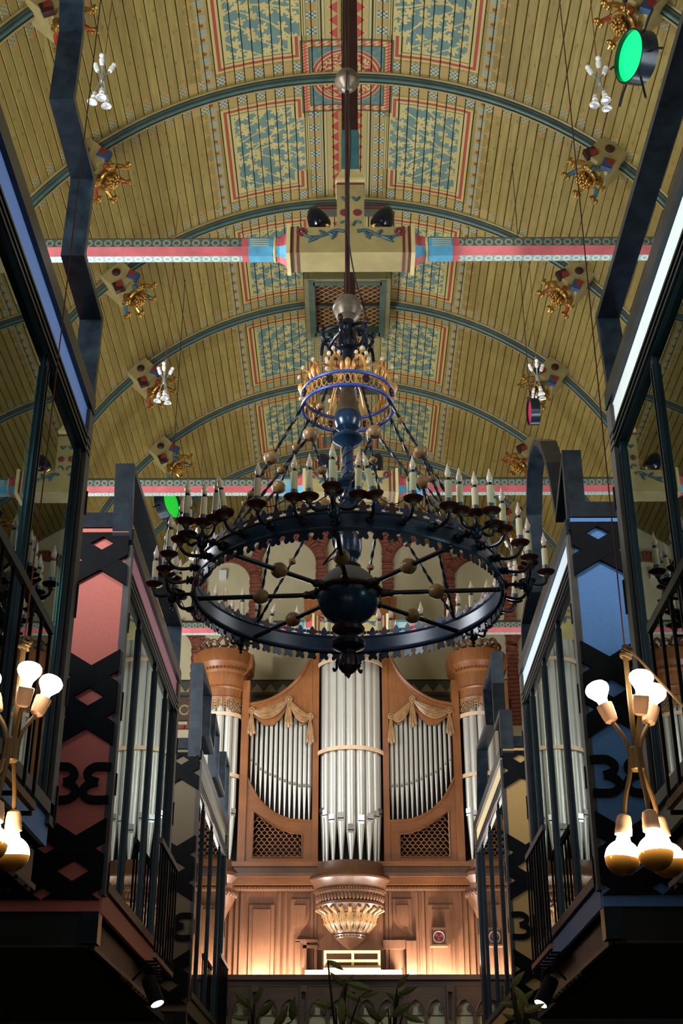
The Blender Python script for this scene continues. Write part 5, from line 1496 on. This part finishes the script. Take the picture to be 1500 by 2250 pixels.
# ---------------------------------------------------------------- spot lamps under the cabins
LENS = emit('spot_lens', (1, 0.97, 0.95), 6)
for s, q0, q1, lab in ((-1, (326, 2150), (346, 2207), 'black cylinder spotlight hanging under the salmon pink cabin'), (1, (1212, 2152), (1187, 2207), 'black cylinder spotlight hanging under the bright blue cabin')):
    X = s * 1.60; a = atx(q0[0], q0[1], X); b = atx(q1[0], q1[1], X); b.y = a.y + 0.05 if 0 else b.y
    a = at(q0[0], q0[1], 11.35); b = at(q1[0], q1[1], 11.27)
    p = thing('spotlight', lab, 'lamp', a); ax = (b - a); F = T(a) @ frame(ax); L = ax.length
    MB().lathe([(0.0, 0), (0.058, 0.004), (0.062, 0.02), (0.062, L), (0.054, L), (0.054, L - 0.008)], 24, F).build('body', BLACK, p, True)
    MB().lathe([(0.054, L - 0.008), (0.0, L - 0.008)], 20, F).build('lens', LENS, p)
    MB().tube([a.lerp(b, 0.3) + Vector((-s * 0.06, 0, 0)), a + Vector((-s * 0.07, 0, 0.06)), a + Vector((s * 0.02, 0.0, 0.11)), Vector((s * 1.80, a.y, 3.04))], 0.010, 6).build('yoke', BLACK, p, True)
# ---------------------------------------------------------------- tall plants whose tips rise into view
LEAFM = paint('olive_leaf', srgb(112, 118, 70), 0.5, 0, 0.4, 30); STEMM = paint('plant_stem', srgb(62, 56, 36), 0.6)
POT = paint('dark_planter', (0.03, 0.03, 0.03), 0.6)
leafp = [(0, 0), (0.16, 0.10), (0.4, 0.15), (0.65, 0.12), (0.88, 0.05), (1, 0)]
def leaf_mesh():
    m = MB(); vs = []; fs = []
    for x, w_ in leafp:
        z = 0.12 * math.sin(x * PI); vs += [(x, -w_, z - w_ * 0.4), (x, 0, z), (x, w_, z - w_ * 0.4)]
    for i in range(len(leafp) - 1):
        for j in (0, 1): fs.append((i * 3 + j, i * 3 + j + 1, i * 3 + j + 4, i * 3 + j + 3))
    n = len(vs); vs += [(a, b, c - 0.012) for a, b, c in vs]; fs += [tuple(q + n for q in f[::-1]) for f in fs]
    return m.add(vs, fs).mesh('leaf', LEAFM, True)
leaf_me = leaf_mesh()
R_ = Vector((math.cos(YAW), math.sin(YAW), 0)); U_ = Vector((0, -math.sin(TILT), math.cos(TILT))); F_ = Vector((0, math.cos(TILT), math.sin(TILT)))
def plant(label, d, base, leaves):
    b = atd(base[0], base[1], d); p = thing('potted_tree', label, 'plant', (b.x, b.y, 0))
    MB().lathe([(0.0, 0), (0.15, 0), (0.19, 0.35), (0.17, 0.35), (0.16, 0.30), (0.0, 0.30)], 20, T(b.x, b.y, 0)).build('planter', POT, p, True)
    MB().tube(catmull([(b.x, b.y, 0.3), (b.x + 0.02, b.y, 1.0), (b.x - 0.02, b.y + 0.02, b.z - 0.3), tuple(b)], 4), [0.018] * 6 + [0.013] * 7, 6).build('trunk', STEMM, p, True)
    for i, (px, py, ang, L) in enumerate(leaves):
        s = atd(px, py, d + 0.12 * ((i * 5) % 4 - 1.5)); ax = R_ * math.cos(math.radians(ang)) + U_ * math.sin(math.radians(ang)) + F_ * (0.25 * ((i * 3) % 3 - 1))
        ln = L * d / FPX
        nrm = (-F_ + R_ * 0.5 * ((i * 7) % 3 - 1) + U_ * 0.3).normalized(); ax.normalize(); y = nrm.cross(ax).normalized(); z = ax.cross(y)
        M = Matrix((ax, y, z)).transposed().to_4x4()
        inst(leaf_me, 'leaf', p, T(s) @ M @ Matrix.Scale(ln, 4)).matrix_parent_inverse = Matrix.Translation(-LOC[p])
        st = s
        MB().tube([st, st.lerp(b, 0.5) + Vector((0.0, 0.0, -0.03)), b], [0.004, 0.006, 0.008], 5).build('twig', STEMM, p, True)
plant('thin leafy tree top rising before the gallery balustrade, leftmost', 6.5, (556, 2262), [(558, 2205, 62, 52), (552, 2216, 130, 60), (566, 2236, 50, 60), (640, 2245, 82, 66), (545, 2240, 165, 40), (600, 2262, 60, 70)])
plant('leafy tree top rising over the gallery coping under the organ console', 6.3, (742, 2300), [(758, 2168, 132, 50), (762, 2160, -10, 60), (752, 2178, -25, 50), (755, 2170, 55, 40), (752, 2190, -95, 60), (738, 2215, 160, 60), (760, 2228, -20, 60), (752, 2236, 92, 66), (720, 2110, -28, 40), (790, 2190, 20, 50)])
plant('leafy tree top right of the organ console in front of the balustrade', 6.6, (860, 2290), [(872, 2172, 55, 46), (876, 2186, 30, 50), (874, 2200, 140, 40), (852, 2215, -130, 50), (858, 2235, 40, 66), (884, 2230, -15, 50), (838, 2246, 130, 60), (866, 2210, 80, 40)])
plant('leafy tree top before the ochre yellow cabin at the right', 5.6, (1150, 2310), [(1122, 2170, 55, 50), (1128, 2165, -55, 60), (1138, 2190, -80, 50), (1150, 2208, 172, 62), (1152, 2225, 30, 50), (1160, 2238, -35, 60), (1134, 2242, 150, 40), (1144, 2200, 45, 44)])
